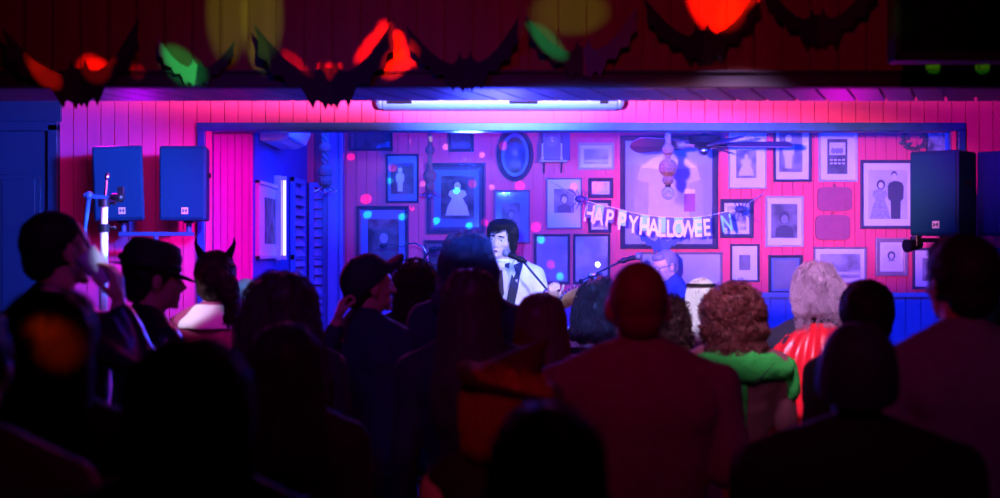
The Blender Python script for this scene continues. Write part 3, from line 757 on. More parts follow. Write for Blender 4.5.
MB().cap((0, 0, .02), (0, 0, .52), .011, .011).build('tube', mat('tube_glow', (.8, .8, .9), .4, emit=(.75, .5, 1.0), estr=2.2), t)
MB().box((-.045, 0, .27), (.05, .05, .58)).build('batten', M_whitepl, t, smooth=False, bevel=.004)
for z in (.0, .54): MB().box((-.01, 0, z), (.05, .04, .03)).build('lampholder', M_whitepl, t, smooth=False, bevel=.003)


def shutter(name, label, loc, w, h, rot, n=14):
    t = thing(name, label, 'shutter', loc, rot, 'louvred shutters at the left of the stage')
    fr = MB()
    for s in (-1, 1): fr.box((s * (w / 2 - .02), 0, h / 2), (.04, .035, h))
    for z in (.02, h / 2, h - .02): fr.box((0, 0, z), (w, .034, .04))
    fr.build('stile_frame', M_door, t, smooth=False, bevel=.003)
    for k in range(n):
        z = .06 + (h - .12) * (k + .5) / n
        MB().box((0, 0, z), (w - .085, .007, (h - .12) / n * 1.1), Matrix.Rotation(math.radians(-38), 3, 'X')).build('slat', M_shut, t, smooth=False)
    return t


M_shut = mat('shutter_paint', (.34, .36, .62), .4, var=.1)
shutter('louvred_shutter', 'louvred shutter on the side wall just right of the light tube', (-1.515, 10.42, 1.1), .56, 1.18, PI / 2)
shutter('louvred_shutter', 'narrow louvred shutter on the back wall, left against the corner column', (-1.445, YB - .03, 1.1), .15, 1.18, 0)


# ------------------------------------------------------------------ loudspeakers and stands
def loudspeaker(loc, w, h, yaw, label, group, dep=.27, roll=0, taper=.62):
    t = thing('loudspeaker', label, 'loudspeaker', loc, math.radians(yaw), group)
    t.rotation_euler = (0, math.radians(roll), math.radians(yaw))
    tw = w * taper
    def sec(z): return [(-w / 2, -dep / 2, z), (w / 2, -dep / 2, z), (tw / 2, dep / 2, z), (-tw / 2, dep / 2, z)]
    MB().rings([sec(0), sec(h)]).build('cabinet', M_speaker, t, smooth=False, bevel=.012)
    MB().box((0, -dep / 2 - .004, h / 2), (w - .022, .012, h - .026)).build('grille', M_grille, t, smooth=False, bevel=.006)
    b = MB().box((w * .06, -dep / 2 - .012, h * .13), (.038, .005, .038)).build('badge', M_badge, t, smooth=False, bevel=.001)
    mk = MB()
    for x in (-.009, .009): mk.box((w * .06 + x, -dep / 2 - .0152, h * .13), (.006, .002, .02))
    mk.box((w * .06, -dep / 2 - .0152, h * .13), (.014, .002, .004))
    mk.build('badge_mark', M_black, b, smooth=False)
    MB().cyl((0, 0, -.012), (0, 0, .005), .03).build('pole_socket', M_metalblack, t)
    for s in (-1, 1): MB().box((s * (w + tw) / 4, 0, h * .62), (.012, .1, .03)).build('side_handle', M_black, t, smooth=False, bevel=.003)
    return t


def tbar_stand(x, y, ztop, x0, x1, label, m):
    t = thing('speaker_stand', label, 'speaker stand', (x, y, 0), 0)
    zb = ztop - .075
    MB().cyl((0, 0, .12), (0, 0, .95), .019).build('lower_pole', m, t); MB().cyl((0, 0, .9), (0, 0, zb), .015).build('upper_pole', m, t)
    MB().box(((x0 + x1) / 2 - x, 0, zb), (x1 - x0 + .06, .035, .024)).build('crossbar', m, t, smooth=False, bevel=.004)
    for xx in (x0, x1): MB().cyl((xx - x, 0, zb), (xx - x, 0, ztop - .012), .0165).build('spigot', m, t)
    for k in range(3):
        q = 2 * PI * k / 3 + .5; e = Vector((.32 * math.cos(q), .32 * math.sin(q), .012))
        lg = MB().cyl((0, 0, .62), e, .011).build('leg', m, t); MB().ell(e, (.018, .018, .012), 10, 6).build('rubber_foot', M_black, lg)
        MB().cyl((0, 0, .22), e * .55 + Vector((0, 0, .28)), .007).build('strut', m, t)
    MB().cyl((0, 0, .90), (0, 0, .97), .028).cap((.03, 0, .935), (.06, 0, .935), .008, .012).build('collar', M_metalblack, t)
    return t


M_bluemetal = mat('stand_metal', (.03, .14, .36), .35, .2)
DL = 8.02
c1, c2 = P(123, 221, DL), P(189, 221, DL)
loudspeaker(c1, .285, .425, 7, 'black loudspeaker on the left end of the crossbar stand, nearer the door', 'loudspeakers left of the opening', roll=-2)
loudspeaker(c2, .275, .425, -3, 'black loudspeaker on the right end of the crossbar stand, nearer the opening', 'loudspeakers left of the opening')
tbar_stand((c1.x + c2.x) / 2, DL, c1.z, c1.x + .005, c2.x, 'blue-lit crossbar stand under the two left loudspeakers', M_bluemetal)
DR = 7.35
c1, c2 = P(945, 236, DR), P(1012, 236, DR)
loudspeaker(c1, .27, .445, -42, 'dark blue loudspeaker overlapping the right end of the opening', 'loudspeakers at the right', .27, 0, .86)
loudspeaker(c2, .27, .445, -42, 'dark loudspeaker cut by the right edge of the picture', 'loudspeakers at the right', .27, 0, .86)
tbar_stand((c1.x + c2.x) / 2, DR, c1.z, c1.x, c2.x, 'crossbar stand under the two right loudspeakers', M_bluemetal)
lc = P(914, 246, DR - .2)
t = thing('clamp_spotlight', 'small black clamp spotlight under the right loudspeaker', 'stage light', tuple(lc))
MB().cyl((-.045, -.02, .0), (.035, .02, .01), .034, .026, 20).build('can', M_metalblack, t)
MB().tube([(.0, -.05, 0), (0, -.05, .045), (0, .05, .045), (0, .05, 0)], .005, 6).build('yoke', M_metalblack, t)
MB().box((.06, .0, .03), (.13, .03, .022)).box((.02, 0, .03), (.03, .04, .05)).build('clamp', M_metalblack, t, smooth=False, bevel=.003)

# the tall white pole with clamps at the left
DW = 6.9
wb = P(104, 260, DW); zs = lambda py: CAMZ + (249 - py) / F * DW
t = thing('tripod_stand', 'tall bright white pole stand with clamps, left of the man in the hat', 'stand', (wb.x, DW, 0))
MB().cyl((-.012, 0, .35), (0, 0, zs(228)), .021).build('lower_tube', mat('white_paint', (.9, .9, .9), .3, var=.03), t)
MB().cyl((0, 0, zs(228)), (.004, 0, zs(203)), .017).build('middle_tube', MATS['white_paint'], t)
MB().cyl((.004, 0, zs(203)), (.016, 0, zs(178)), .009, .007).ell((.016, 0, zs(177)), (.012, .012, .02)).build('upper_rod', M_steel, t)
for z in (228, 203): MB().cyl((0, 0, zs(z) - .02), (0, 0, zs(z) + .02), .028).cap((.03, 0, zs(z)), (.055, -.01, zs(z)), .006, .011).build('collar', M_metalblack, t)
MB().box((-.03, 0, zs(197)), (.14, .025, .022), Matrix.Rotation(.12, 3, 'Y')).build('clamp_bar', M_bluemetal, t, smooth=False, bevel=.004)
MB().cyl((-.075, 0, zs(196)), (-.105, .01, zs(242)), .013, .009).ell((-.075, 0, zs(196)), (.022, .02, .024)).build('drop_arm', M_bluemetal, t)
MB().cap((.05, -.01, zs(197)), (.085, -.02, zs(198)), .018, .022).box((.09, -.02, zs(192)), (.03, .03, .05)).build('clip_light', M_metalblack, t, bevel=.002)
for k in range(3):
    q = 2 * PI * k / 3 + .2; lg = MB().cyl((-.01, 0, .7), (.38 * math.cos(q), .38 * math.sin(q), .012), .011).build('leg', M_metalblack, t)
    MB().ell((.38 * math.cos(q), .38 * math.sin(q), .012), (.018, .018, .012), 10, 6).build('rubber_foot', M_black, lg)
spot('pole_light', (-.6, 6.0, 2.5), (wb.x, DW, 1.85), (.5, .55, 1.0), 300, 9, .4, .02)


def mic_stand(base, zbase, tip, back, label, mic_dir, kind='straight'):
    """base (x, y); boom runs from back over the stand's top to tip; the microphone sits at tip"""
    tip = Vector(tip); back = Vector(back)
    t = thing('microphone_stand', label, 'microphone stand', (base[0], base[1], zbase)); o = Vector((base[0], base[1], zbase))
    f = (Vector((base[0], base[1], 0)) - Vector((back.x, back.y, 0))).length / max(1e-4, (Vector((tip.x, tip.y, 0)) - Vector((back.x, back.y, 0))).length)
    j = back + (tip - back) * min(.95, f)
    j.x, j.y = base
    j -= o
    for k in range(3):
        q = 2 * PI * k / 3 + .9; MB().cyl((0, 0, .09), (.27 * math.cos(q), .27 * math.sin(q), .012), .008).ell((.27 * math.cos(q), .27 * math.sin(q), .012), (.014, .014, .012), 8, 6).build('leg', M_metalblack, t)
    MB().cyl((0, 0, .05), (0, 0, .75), .012).build('lower_pole', M_metalblack, t)
    MB().cyl((0, 0, .7), (0, 0, j.z), .008).build('upper_pole', M_metalblack, t)
    MB().ell((0, 0, .75), (.018, .018, .03)).build('clutch', M_black, t)
    MB().cap(j + Vector((-.02, 0, 0)), j + Vector((.03, -.0, 0)), .018, .014).cap(j + Vector((.03, 0, 0)), j + Vector((.06, -.02, .012)), .006, .008).build('boom_clamp', M_steel, t)
    MB().cyl(back - o, tip - o, .007).build('boom', M_metalblack, t)
    MB().ell(back - o, (.016, .016, .016)).build('boom_counterweight', M_black, t)
    d = Vector(mic_dir).normalized(); a = tip - o
    mc = MB().cyl(a - d * .03, a + d * .09, .011, .018).build('microphone', M_black, t)
    MB().ell(a + d * .115, (.025, .025, .027), 20, 14).build('microphone_grille', mat('mic_grille', (.3, .3, .33), .35, .7, scale=300, bump=.4), mc)
    MB().cyl(a - d * .005, a + d * .025, .019, .021).build('microphone_clip', M_metalblack, t)
    return t


ST = .2
mt = P(522, 260, 8.50)
mic_stand((P(549, 292, 8.46).x, 8.46), ST, mt, P(560, 305, 8.46), "singer's boom microphone stand slanting up to his mouth", (-.8, .35, .35))
mic_stand((P(593, 279, 9.4).x, 9.4), ST, P(622, 261, 9.4), P(581, 281, 9.4), 'boom microphone stand pointing right towards the keyboard player', (.9, .1, .25))
mic_stand((P(420, 262, 10.0).x, 10.0), ST, P(433, 249, 9.95), P(416, 266, 10.0), 'slim boom microphone stand left of the singer with a bright-tipped microphone', (.95, -.1, .05))
# gooseneck light by it
g0 = P(426, 253, 10.02)
t = thing('gooseneck_lamp', 'thin curved gooseneck lamp beside the slim microphone stand', 'lamp', (P(428, 262, 10.02).x, 10.03, ST))
pts = [P(px, py, 10.02) - t.location for px, py in ((428, 264), (427, 254), (423, 247), (415, 243), (407, 244), (402, 247), (393, 245), (386, 245))]
MB().tube(pts, .0055, 8).build('gooseneck', M_steel, t)
MB().cyl((0, 0, 0), (0, 0, .015), .10, .095).cyl((0, 0, .01), pts[0], .010).build('stand_pole', M_metalblack, t)
MB().cap(pts[-1], pts[-1] + Vector((-.03, 0, -.004)), .012, .016).build('lamp_head', M_metalblack, t)


# ------------------------------------------------------------------ banner, spiders and bat over the stage
LD = 10.3
M_letw = mat('letter_white_card', (.85, .87, .9), .5, var=.05); M_letg = mat('letter_green_card', (.20, .75, .50), .5); M_letd = mat('letter_dark_card', (.05, .07, .2), .5)
txt = [('H', 591, 203, -14), ('A', 600, 206, -12), ('P', 611, 208, -14), ('P', 623, 211, -10), ('Y', 634, 214, -6), ('H', 645, 216, -4), ('A', 654, 217, -3),
       ('L', 662, 218, -2), ('L', 670, 218, 0), ('O', 678.5, 218.5, 2), ('W', 688, 218.5, 0), ('E', 697.5, 218, 4), ('E', 706, 217, 6), ('N', 725, 213, 16)]
bn = thing('letter_banner', 'drooping banner of white cut-out letters reading HAPPY HALLOWEEN across the stage', 'banner', tuple(P(660, 225, LD)))
strp = [(582, 199)] + [(a[1], a[2] - 1) for a in txt] + [(738, 210)]
MB().tube([P(545, 178, YB - .006) - bn.location] + [P(a, b, LD) - bn.location for a, b in strp] + [P(764, 193, YB - .006) - bn.location], .0025, 5).build('string', M_letw, bn)
for i, (ch, px, py, rot) in enumerate(txt):
    cu = bpy.data.curves.new('letter', 'FONT'); cu.body = ch; cu.size = .175; cu.extrude = .003; cu.align_x = 'CENTER'; cu.align_y = 'TOP'; cu.offset = .004
    ob = bpy.data.objects.new('tmp', cu); C.objects.link(ob)
    dg = bpy.context.evaluated_depsgraph_get(); dg.update()
    me = bpy.data.meshes.new_from_object(ob.evaluated_get(dg)); bpy.data.objects.remove(ob)
    me.transform(Matrix.Diagonal((.66, 1, 1, 1)))
    m = M_letg if i in (13,) else M_letw
    o = link('letter', me, m, bn, P(px, py - .5, LD) - bn.location, smooth=False); o.rotation_euler = (PI / 2, math.radians(-rot * .6), random.uniform(-.25, .25))
    back = MB().box((0, .006, -.055), (.062, .002, .115)).build('letter_backing', M_letd if i % 2 == 0 or i == 13 else M_letg, bn, P(px, py - .5, LD) - bn.location, smooth=False)
    back.rotation_euler = (0, math.radians(-rot * .6), 0)
    if i in (4,): pass


def spider(px, py, label):
    c = P(px, py, LD - .02); t = thing('toy_spider', label, 'spider', tuple(c), 0, 'toy spiders on the banner')
    m = mat('spider_fuzz', (.03, .05, .12), .7)
    MB().ell((0, 0, 0), (.038, .03, .026)).build('abdomen', m, t); MB().ell((.045, -.01, 0), (.018, .016, .014)).build('head', m, t)
    for k in range(8):
        s = 1 if k % 2 else -1; q = (k // 2 - 1.5) * .5
        MB().tube([(.015 * (k // 2 - 1), 0, 0), (.03 * (k // 2 - 1.5), -.03, .045 * s), (.055 * (k // 2 - 1.5), -.035, .075 * s), (.065 * (k // 2 - 1.5), -.03, .058 * s - .02)], .004, 6, .002).build('leg', m, t)
    for s in (-1, 1): MB().ell((.052, -.022, .006 * s), (.004, .004, .004), 8, 6).build('eye', M_letg, t)


spider(580, 199, 'dark toy spider at the left end of the letter banner')
spider(740, 209, 'dark toy spider at the right end of the letter banner')
bat(661, 244, 50, YB - .09, 'small bat cut-out below the letter banner in front of the shirt frame', 0, 0, .2, mat('blue_card', (.015, .07, .26), .6), 'bats', 'bat_decoration')

# keyboard on its stand before the player in glasses
kb = P(655, 318, 9.85)
t = thing('electronic_keyboard', 'dark electronic keyboard in front of the player in glasses', 'keyboard', (kb.x - .1, 9.85, ST))
MB().box((0, 0, .92), (.98, .30, .09)).build('case', M_black, t, smooth=False, bevel=.01)
mb = MB()
for k in range(35): mb.box((-.46 + .92 * (k + .5) / 35, .06, .975), (.024, .14, .018))
mb.build('white_keys', M_whitepl, t, smooth=False)
mb = MB()
for k in range(34):
    if k % 7 not in (2, 6): mb.box((-.46 + .92 * (k + 1) / 35, .03, .988), (.013, .085, .014))
mb.build('black_keys', M_black, t, smooth=False)
for s in (-1, 1): MB().cyl((s * .36, -.12, .87), (-s * .36, .12, .015), .014).build('stand_leg', M_metalblack, t)


# ------------------------------------------------------------------ people
M_jeans = mat('dark_jeans', (.02, .025, .05), .8, var=.3)
M_shoe = mat('black_leather', (.015, .015, .018), .4)


def hand(mb, w, d, n, side, curl=.35, s=1.0, spread=.12, thumb=.7):
    """a palm and five fingers; w wrist, d finger direction, n palm normal (the way fingers curl), side +1/-1 picks the thumb's side"""
    w = Vector(w); d = Vector(d).normalized(); n = Vector(n); n = (n - d * n.dot(d)).normalized(); u = d.cross(n) * side
    mb.cap(w - d * .02 * s, w + d * .03 * s, .024 * s, .026 * s, flat=(n, .72))
    for k in (-.026, -.009, .009, .026):
        mb.cap(w + d * .02 * s + u * k * .6 * s, w + d * .088 * s + u * k * s, .015 * s, .0125 * s, 10, 3)
    for k, (off, ln, r) in enumerate([(.031, .070, .0086), (.0105, .080, .0090), (-.0105, .074, .0086), (-.031, .058, .0076)]):
        p = w + d * .09 * s + u * off * s; dd = (d + u * off * spread * 30 * .12).normalized(); a = 0
        for sg, (fr, ca) in enumerate([(.46, .7), (.30, 1.2), (.24, .9)]):
            a += curl * ca * (1 + .08 * k)
            q = p + (dd * math.cos(a) + n * math.sin(a)) * ln * fr * s
            mb.cap(p, q, r * s * (1 - .08 * sg), r * s * (.94 - .08 * sg), 9, 3); p = q
    p = w + d * .025 * s + u * .024 * s; t1 = (d * .55 + u * .75 + n * .35 * thumb).normalized(); q = p + t1 * .042 * s
    mb.cap(p, q, .0135 * s, .011 * s, 9, 3); t2 = (d * .8 + u * .25 + n * .6 * thumb).normalized(); r_ = q + t2 * .032 * s
    mb.cap(q, r_, .0105 * s, .0095 * s, 9, 3); mb.cap(r_, r_ + (t2 + n * .2).normalized() * .022 * s, .0092 * s, .0078 * s, 9, 3)


def strands(base, n, length, rad, curl=0.0, cfreq=3.0, lift=.004, wave=.3, seed=1, zmin=-9, steps=7, filt=None):
    """hair locks that follow the surface of a hair volume and then hang free"""
    rnd = random.Random(seed); bm = bmesh.new(); bm.from_mesh(base); bm.faces.ensure_lookup_table()
    bvh = BVHTree.FromBMesh(bm); mb = MB(); nf = len(bm.faces)
    for _ in range(n):
        f = bm.faces[rnd.randrange(nf)]; p = f.calc_center_median().copy(); nm = f.normal.copy()
        if filt and not filt(p, nm): continue
        w = Vector((rnd.uniform(-1, 1), rnd.uniform(-1, 1), rnd.uniform(-.3, .3))) * wave
        pts = []; st = length * rnd.uniform(.6, 1.15) / steps; ph = rnd.uniform(0, 6.28); lf = lift * rnd.uniform(.3, 1.6)
        q = p + nm * lf
        for i in range(steps + 1):
            hit = bvh.find_nearest(q); off = nm
            if hit[0] is not None:
                off = hit[1]
                if (q - hit[0]).length < .02 or (q - hit[0]).dot(hit[1]) < 0: q = hit[0] + hit[1] * lf
            g = Vector((0, 0, -1)) + w; g -= off * g.dot(off) * .9
            if g.length < .05: g = off * .3 + w
            g.normalize(); b = g.cross(off); b = b.normalized() if b.length > 1e-4 else Vector((1, 0, 0))
            a = ph + i * cfreq
            pts.append(q + (b * math.cos(a) + off * (1 + math.sin(a))) * curl)
            q = q + g * st
        mb.tube(pts, rad * rnd.uniform(.7, 1.3), 4, rad * .35)
    bm.free()
    return mb


def join_into(me, mb):
    b = bmesh.new(); b.from_mesh(me); m2 = mb.mesh('t'); b.from_mesh(m2); b.to_mesh(me); b.free(); bpy.data.meshes.remove(m2); me.shade_smooth()
    return me


def person(label, px, top, D, yaw=0, extra=.02, build=1.0, fem=False, head=(0, 0, 0), skin=None, hair=None, hairm=None, shirt=None, shirtm=None,
           z0=0.0, arms=None, voxel=.0105, sleeve='long', pants=None, group='audience in front of the stage', hscale=1.0, dx=0.0, lean=0.0, noear=False):
    skin = skin or M_skin; w = P(px, top, D); H = w.z - extra - z0; k = H / 1.75; b = build * (.90 if fem else 1.0)
    root_loc = Vector((w.x + dx, D, z0)); Rz = Matrix.Rotation(math.radians(yaw), 4, 'Z'); inv = (Matrix.Translation(root_loc) @ Rz).inverted()
    hs = (k ** .35) * hscale
    hy, hp, hr = [math.radians(a) for a in head]
    hofs = Rz.inverted() @ Vector((-dx, 0, 0))
    def K(x, y, z): # body space, leaning by shear of the upper part towards the head
        f = max(0, (z - .9) / .62)
        return (x * k ** .6 * b + hofs.x * min(1, f), y * k ** .6 + (hofs.y + lean) * min(1, f), z * k)
    pv = Vector((0, -.005, 1.52))
    HM = Matrix.Translation((hofs.x, hofs.y + lean, 0)) @ Matrix.Translation((0, 0, H)) @ Matrix.Scale(hs, 4) @ Matrix.Translation((0, 0, -1.75)) @ Matrix.Translation(pv) @ Matrix.Rotation(hy, 4, 'Z') @ Matrix.Rotation(hr, 4, 'Y') @ Matrix.Rotation(hp, 4, 'X') @ Matrix.Translation(-pv)
    q_ = k ** .6
    def torso(mb, inf=0.0, z_lo=.80, hem=0.0, neck=True):
        secs = [(z, *K(0, cy, z)[:2], (rx + inf) * q_ * b, (ry + inf) * q_) for z, cy, rx, ry in
                [(.80, 0, .12, .10), (.90, 0, .168 + (.006 if fem else 0), .118), (1.00, 0, .155, .108), (1.10, .005, .148 if not fem else .134, .100), (1.22, .0, .166, .112),
                 (1.33, -.005, .183, .118), (1.41, -.012, .176, .098), (1.465, -.015, .125, .075)] if z >= z_lo]
        if neck: secs.append((1.50, *K(0, -.012, 1.50)[:2], (.066 + inf) * q_, (.060 + inf) * q_))
        secs = [(z * k, *r) for z, *r in secs]
        if hem: secs.insert(0, (z_lo * k - hem, secs[0][1], secs[0][2], secs[0][3] * 1.02, secs[0][4] * 1.02))
        mb.loft(secs, 30, 2.3)
        for s in (-1, 1):
            mb.cap(K(0, -.025, 1.505), K(s * .165, -.012, 1.425), (.050 + inf) * q_, (.050 + inf) * q_)
            mb.ell(K(s * .095, -.075, 1.36), ((.075 + inf) * q_ * b, (.045 + inf) * q_, (.08 + inf) * q_))
            if fem: mb.ell(K(s * .075, .085, 1.28), ((.062 + inf) * q_, (.055 + inf) * q_, (.062 + inf) * q_))
    A = {}
    for s, nm in ((-1, 'L'), (1, 'R')):
        a = (arms or {}).get(nm)
        sh = Vector(K(s * .195, -.01, 1.405))
        if a:
            e = inv @ a['elbow']; wr = inv @ a['wrist']; hd = inv.to_3x3() @ Vector(a['dir']); n = inv.to_3x3() @ Vector(a['palm'])
            A[s] = (sh, e, wr, hd, n, a.get('curl', .5), a.get('thumb', .7))
        else:
            A[s] = (sh, Vector(K(s * .235, -.03, 1.13)), Vector(K(s * .245, .05, .89)), Vector((0, .12, -1)), Vector((-s, .1, 0)), .35, .5)
    # --- the body, one surface
    mb = MB(); torso(mb, -.008)
    mb.cap(K(0, -.018, 1.43), K(0, .0, 1.50), .060 * q_, .057 * hs); 
    hb = HM @ Vector((0, .004, 1.60)); mb.cap(K(0, -.012, 1.49), hb, .057 * hs, .055 * hs)
    for s in (-1, 1):
        sh, e, wr, hd, n, cu, th = A[s]
        mb.cap(sh, sh.lerp(e, .25), .056 * q_, .050 * q_); mb.cap(sh.lerp(e, .2), e, .049 * q_, .040 * q_); mb.cap(e, e.lerp(wr, .3), .040 * q_, .041 * q_); mb.cap(e.lerp(wr, .3), wr, .041 * q_, .027 * q_)
        hand(mb, wr + hd.normalized() * .012, hd, n, s if not (arms or {}).get('L' if s < 0 else 'R', {}).get('flip') else -s, cu, .98, thumb=th)
        hip, kn, an = K(s * .088, 0, .88), K(s * .10, .012, .49), K(s * .105, -.015, .09)
        mb.cap(hip, kn, .086 * q_, .056 * q_); mb.cap(kn, an, .054 * q_, .038 * q_); mb.ell(Vector(kn) * .68 + Vector(an) * .32 + Vector((0, -.022, 0)), (.048, .052, .11))
        f0, f1 = K(s * .107, -.035, .045), K(s * .125, .15, .03); mb.cap((f0[0], f0[1], .046), (f1[0], f1[1], .036), .040, .030)
    h = MB(HM); h.bm.free(); h.bm = mb.bm
    h.ell((0, .008, 1.664), (.0765, .098, .089)); h.ell((0, .040, 1.592), (.057, .062, .062)); h.ell((0, .050, 1.632), (.064, .054, .072))
    h.ell((0, .094, 1.548), (.022, .016, .015)); h.cap((0, .104, 1.652), (0, .124, 1.617), .0085, .0125, 10, 3)
    for s in (-1, 1):
        h.ell((s * .011, .114, 1.612), (.008, .010, .007), 10, 6)
        h.cap((s * .012, .101, 1.668), (s * .046, .088, 1.664), .0085, .007, 10, 3); h.ell((s * .040, .074, 1.622), (.022, .022, .018))
        if not noear: h.ell((s * .079, .000, 1.636), (.009, .020, .031), R=Matrix.Rotation(-s * .35, 3, 'Z')); h.ell((s * .078, .008, 1.610), (.008, .010, .012))
    h.ell((0, .103, 1.585), (.023, .011, .0055)); h.ell((0, .101, 1.575), (.020, .011, .006))
    me = remesh(mb, voxel, 3, .45)
    body = link('person', me, skin, None, root_loc, angle=0); body.rotation_euler = (0, 0, math.radians(yaw)); tag(body, label, 'person', group)
    for s in (-1, 1):
        e = MB(HM); e.ell((s * .031, .0935, 1.650), (.0125, .0115, .0085), 14, 10); eo = e.build('eye', M_eye, body)
        e = MB(HM); e.ell((s * .031, .1025, 1.650), (.0052, .0035, .0052), 12, 8); e.build('iris', M_iris, eo)
    # --- clothes
    mb = MB(); torso(mb, .015, .90 if shirt != 'coat' else .80, .04, neck=True)
    for s in (-1, 1):
        sh, e, wr, *_ = A[s]
        if sleeve in ('long', 'short', 'coat'):
            r = .071 if sleeve != 'coat' else .076
            mb.cap(sh + Vector((0, 0, .002)), sh.lerp(e, .3), r * q_, .064 * q_)
            if sleeve == 'short': mb.cap(sh.lerp(e, .2), sh.lerp(e, .80), .060 * q_, .064 * q_)
            else: mb.cap(sh.lerp(e, .2), e, .058 * q_, .050 * q_); mb.cap(e, e.lerp(wr, .90), .050 * q_, .037 * q_)
    if sleeve == 'long' or sleeve == 'coat': pass
    me = remesh(mb, .013, 2, .5)
    ripple(me, .008, (9, 9, 5), px * .13); ripple(me, .004, (26, 26, 9), px * .31)
    top_o = link({'coat': 'coat', 'jacket': 'jacket', 'top': 'top'}.get(shirt, 'shirt'), me, shirtm or M_black, body, angle=0)
    nc = MB()
    c0 = Vector(K(0, -.014, 1.492))
    nc.rings([[c0 + Vector(((.072 * q_ + rr * math.cos(a2)) * math.cos(a1), (.066 * q_ + rr * math.cos(a2)) * math.sin(a1), .010 * math.sin(a1) + rr * 1.3 * math.sin(a2))) for a2 in [2 * PI * j / 8 for j in range(8)]] for rr in (.0085,) for a1 in [2 * PI * i / 28 for i in range(28)]], False, False, True)
    nc.build('neckband', shirtm or M_black, top_o)
    mb = MB()
    secs = [(z * k, *K(0, 0, z)[:2], rx * q_ * b, ry * q_) for z, rx, ry in [(.80, .14, .115), (.90, .178, .126), (.99, .164, .116)]]
    mb.loft(secs, 28, 2.2)
    for s in (-1, 1):
        mb.cap(K(s * .088, 0, .86), K(s * .10, .012, .49), .094 * q_, .070 * q_); mb.cap(K(s * .10, .012, .49), K(s * .105, -.012, .10), .068 * q_, .056 * q_)
    link('trousers', ripple(remesh(mb, .016, 2, .5), .008, (12, 12, 8), px), pants or M_jeans, body, angle=0)
    for s in (-1, 1):
        f0, f1 = K(s * .107, -.045, .045), K(s * .127, .165, .03)
        sh_ = MB(); sh_.cap((f0[0], f0[1], .052), (f1[0], f1[1], .040), .051, .039); sh_.cap((f0[0], f0[1] + .01, .06), (f0[0], f0[1] + .01, .115), .048, .046)
        me = remesh(sh_, .011, 2)
        for v in me.vertices: v.co.z = max(0.0, v.co.z)
        link('shoe', me, M_shoe, body, angle=0)
    body['_k'] = k
    info = dict(body=body, HM=HM, K=K, k=k, q=q_, A=A, shirt=top_o, inv=inv, hs=hs)
    if hair: do_hair(info, hair, hairm, int(px))
    del body['_k']
    return info


def do_hair(I, style, m, seed):
    kind = style['kind']; HM = I['HM']; wx = style.get('w', 1.0); K = I['K']; zt = style.get('end', 1.38)
    mb = MB(HM)
    if kind in ('short', 'crop'):
        t_ = style.get('t', .008)
        mb.ell((0, -.014, 1.670), (.0765 + t_, .095 + t_, .090 + t_)); mb.ell((0, -.052, 1.612), (.058 + t_, .044 + t_, .055 + t_))
        if t_ > .006:
            for s in (-1, 1): mb.cap((s * .070, .028, 1.690), (s * .072, .030, 1.640), .014, .008)
            mb.ell((0, .06, 1.725), (.058, .045, .028 + t_))
    elif kind in ('long', 'wavy'):
        g = 1.0 if kind == 'long' else 1.18
        mb.ell((0, -.016, 1.670), (.092 * wx, .108, .096)); mb.ell((0, .04, 1.715), (.070 * wx, .055, .045))
        secs = [(1.70, 0, -.030, .088 * wx, .082), (1.62, 0, -.045, .096 * wx * g, .078), (1.54, 0, -.062, .104 * wx * g, .072), (1.47, 0, -.092, .112 * wx * g, .062)]
        z = 1.40; w_ = .120
        while z > zt: secs.append((z, 0, -.122, w_ * wx * g, .050)); z -= .07; w_ *= 1.0
        if zt > 1.42: secs = [q_ for q_ in secs if q_[0] > zt + .01]; secs.append((zt, 0, -.075, secs[-1][3] * .9, .050))
        else: secs.append((zt, 0, -.125, w_ * wx * g * .8, .026))
        mb.loft(list(reversed(secs)), 30)
    elif kind == 'curly':
        mb.ell((0, -.015, 1.665), (.118 * wx, .118, .112)); mb.ell((0, -.035, 1.585), (.122 * wx, .098, .09))
        if zt < 1.5: mb.ell((0, -.05, 1.51), (.112 * wx, .085, .07))
    elif kind == 'bob':
        mb.ell((0, -.016, 1.670), (.098 * wx, .110, .098)); mb.ell((0, .03, 1.715), (.070, .06, .045))
        mb.loft([(zt, 0, -.035, .086 * wx, .075), (zt + .03, 0, -.04, .098 * wx, .088), (1.62, 0, -.03, .103 * wx, .096), (1.69, 0, -.02, .096 * wx, .1)], 30)
    elif kind == 'swept':
        mb.ell((0, -.014, 1.672), (.086, .106, .098)); mb.ell((0, -.05, 1.60), (.070, .055, .065)); mb.ell((.01, .055, 1.735), (.066, .05, .034))
        for s in (-1, 1): mb.cap((s * .074, .030, 1.70), (s * .080, .010, 1.585), .022, .012)
    me = remesh(mb, .010, 2, .5)
    c = HM @ Vector((0, .0, 1.66))
    if kind == 'curly': ripple(me, .020, (26, 26, 26), seed * .37); ripple(me, .010, (60, 60, 60), seed * .7)
    elif kind == 'wavy': ripple(me, .024, (16, 16, 12), seed * .37); ripple(me, .007, (50, 50, 16), seed)
    elif kind in ('long', 'bob', 'swept'): ripple(me, .008, (26, 26, 5), seed * .37); ripple(me, .005, (70, 70, 9), seed)
    elif kind == 'short': ripple(me, .006, (50, 50, 40), seed * .37)
    n = style.get('n')
    if kind == 'curly': st = strands(me, n or 900, .11, .0024, .010, 2.1, .004, .8, seed, steps=10)
    elif kind == 'wavy': st = strands(me, n or 1300, .22, .0018, .006, .9, .004, .35, seed, steps=10)
    elif kind in ('long',): st = strands(me, n or 1500, .28, .0014, .0015, .5, .0025, .12, seed, steps=8)
    elif kind in ('bob', 'swept'): st = strands(me, n or 1300, .14, .0016, .002, .7, .004, .30, seed, steps=7)
    elif kind == 'short': st = strands(me, n or 1100, .032, .0010, 0, 1, .003, .7, seed, steps=3)
    else: st = None
    if st: join_into(me, st)
    I['hair'] = link('hair', me, m, I['body'], angle=0)


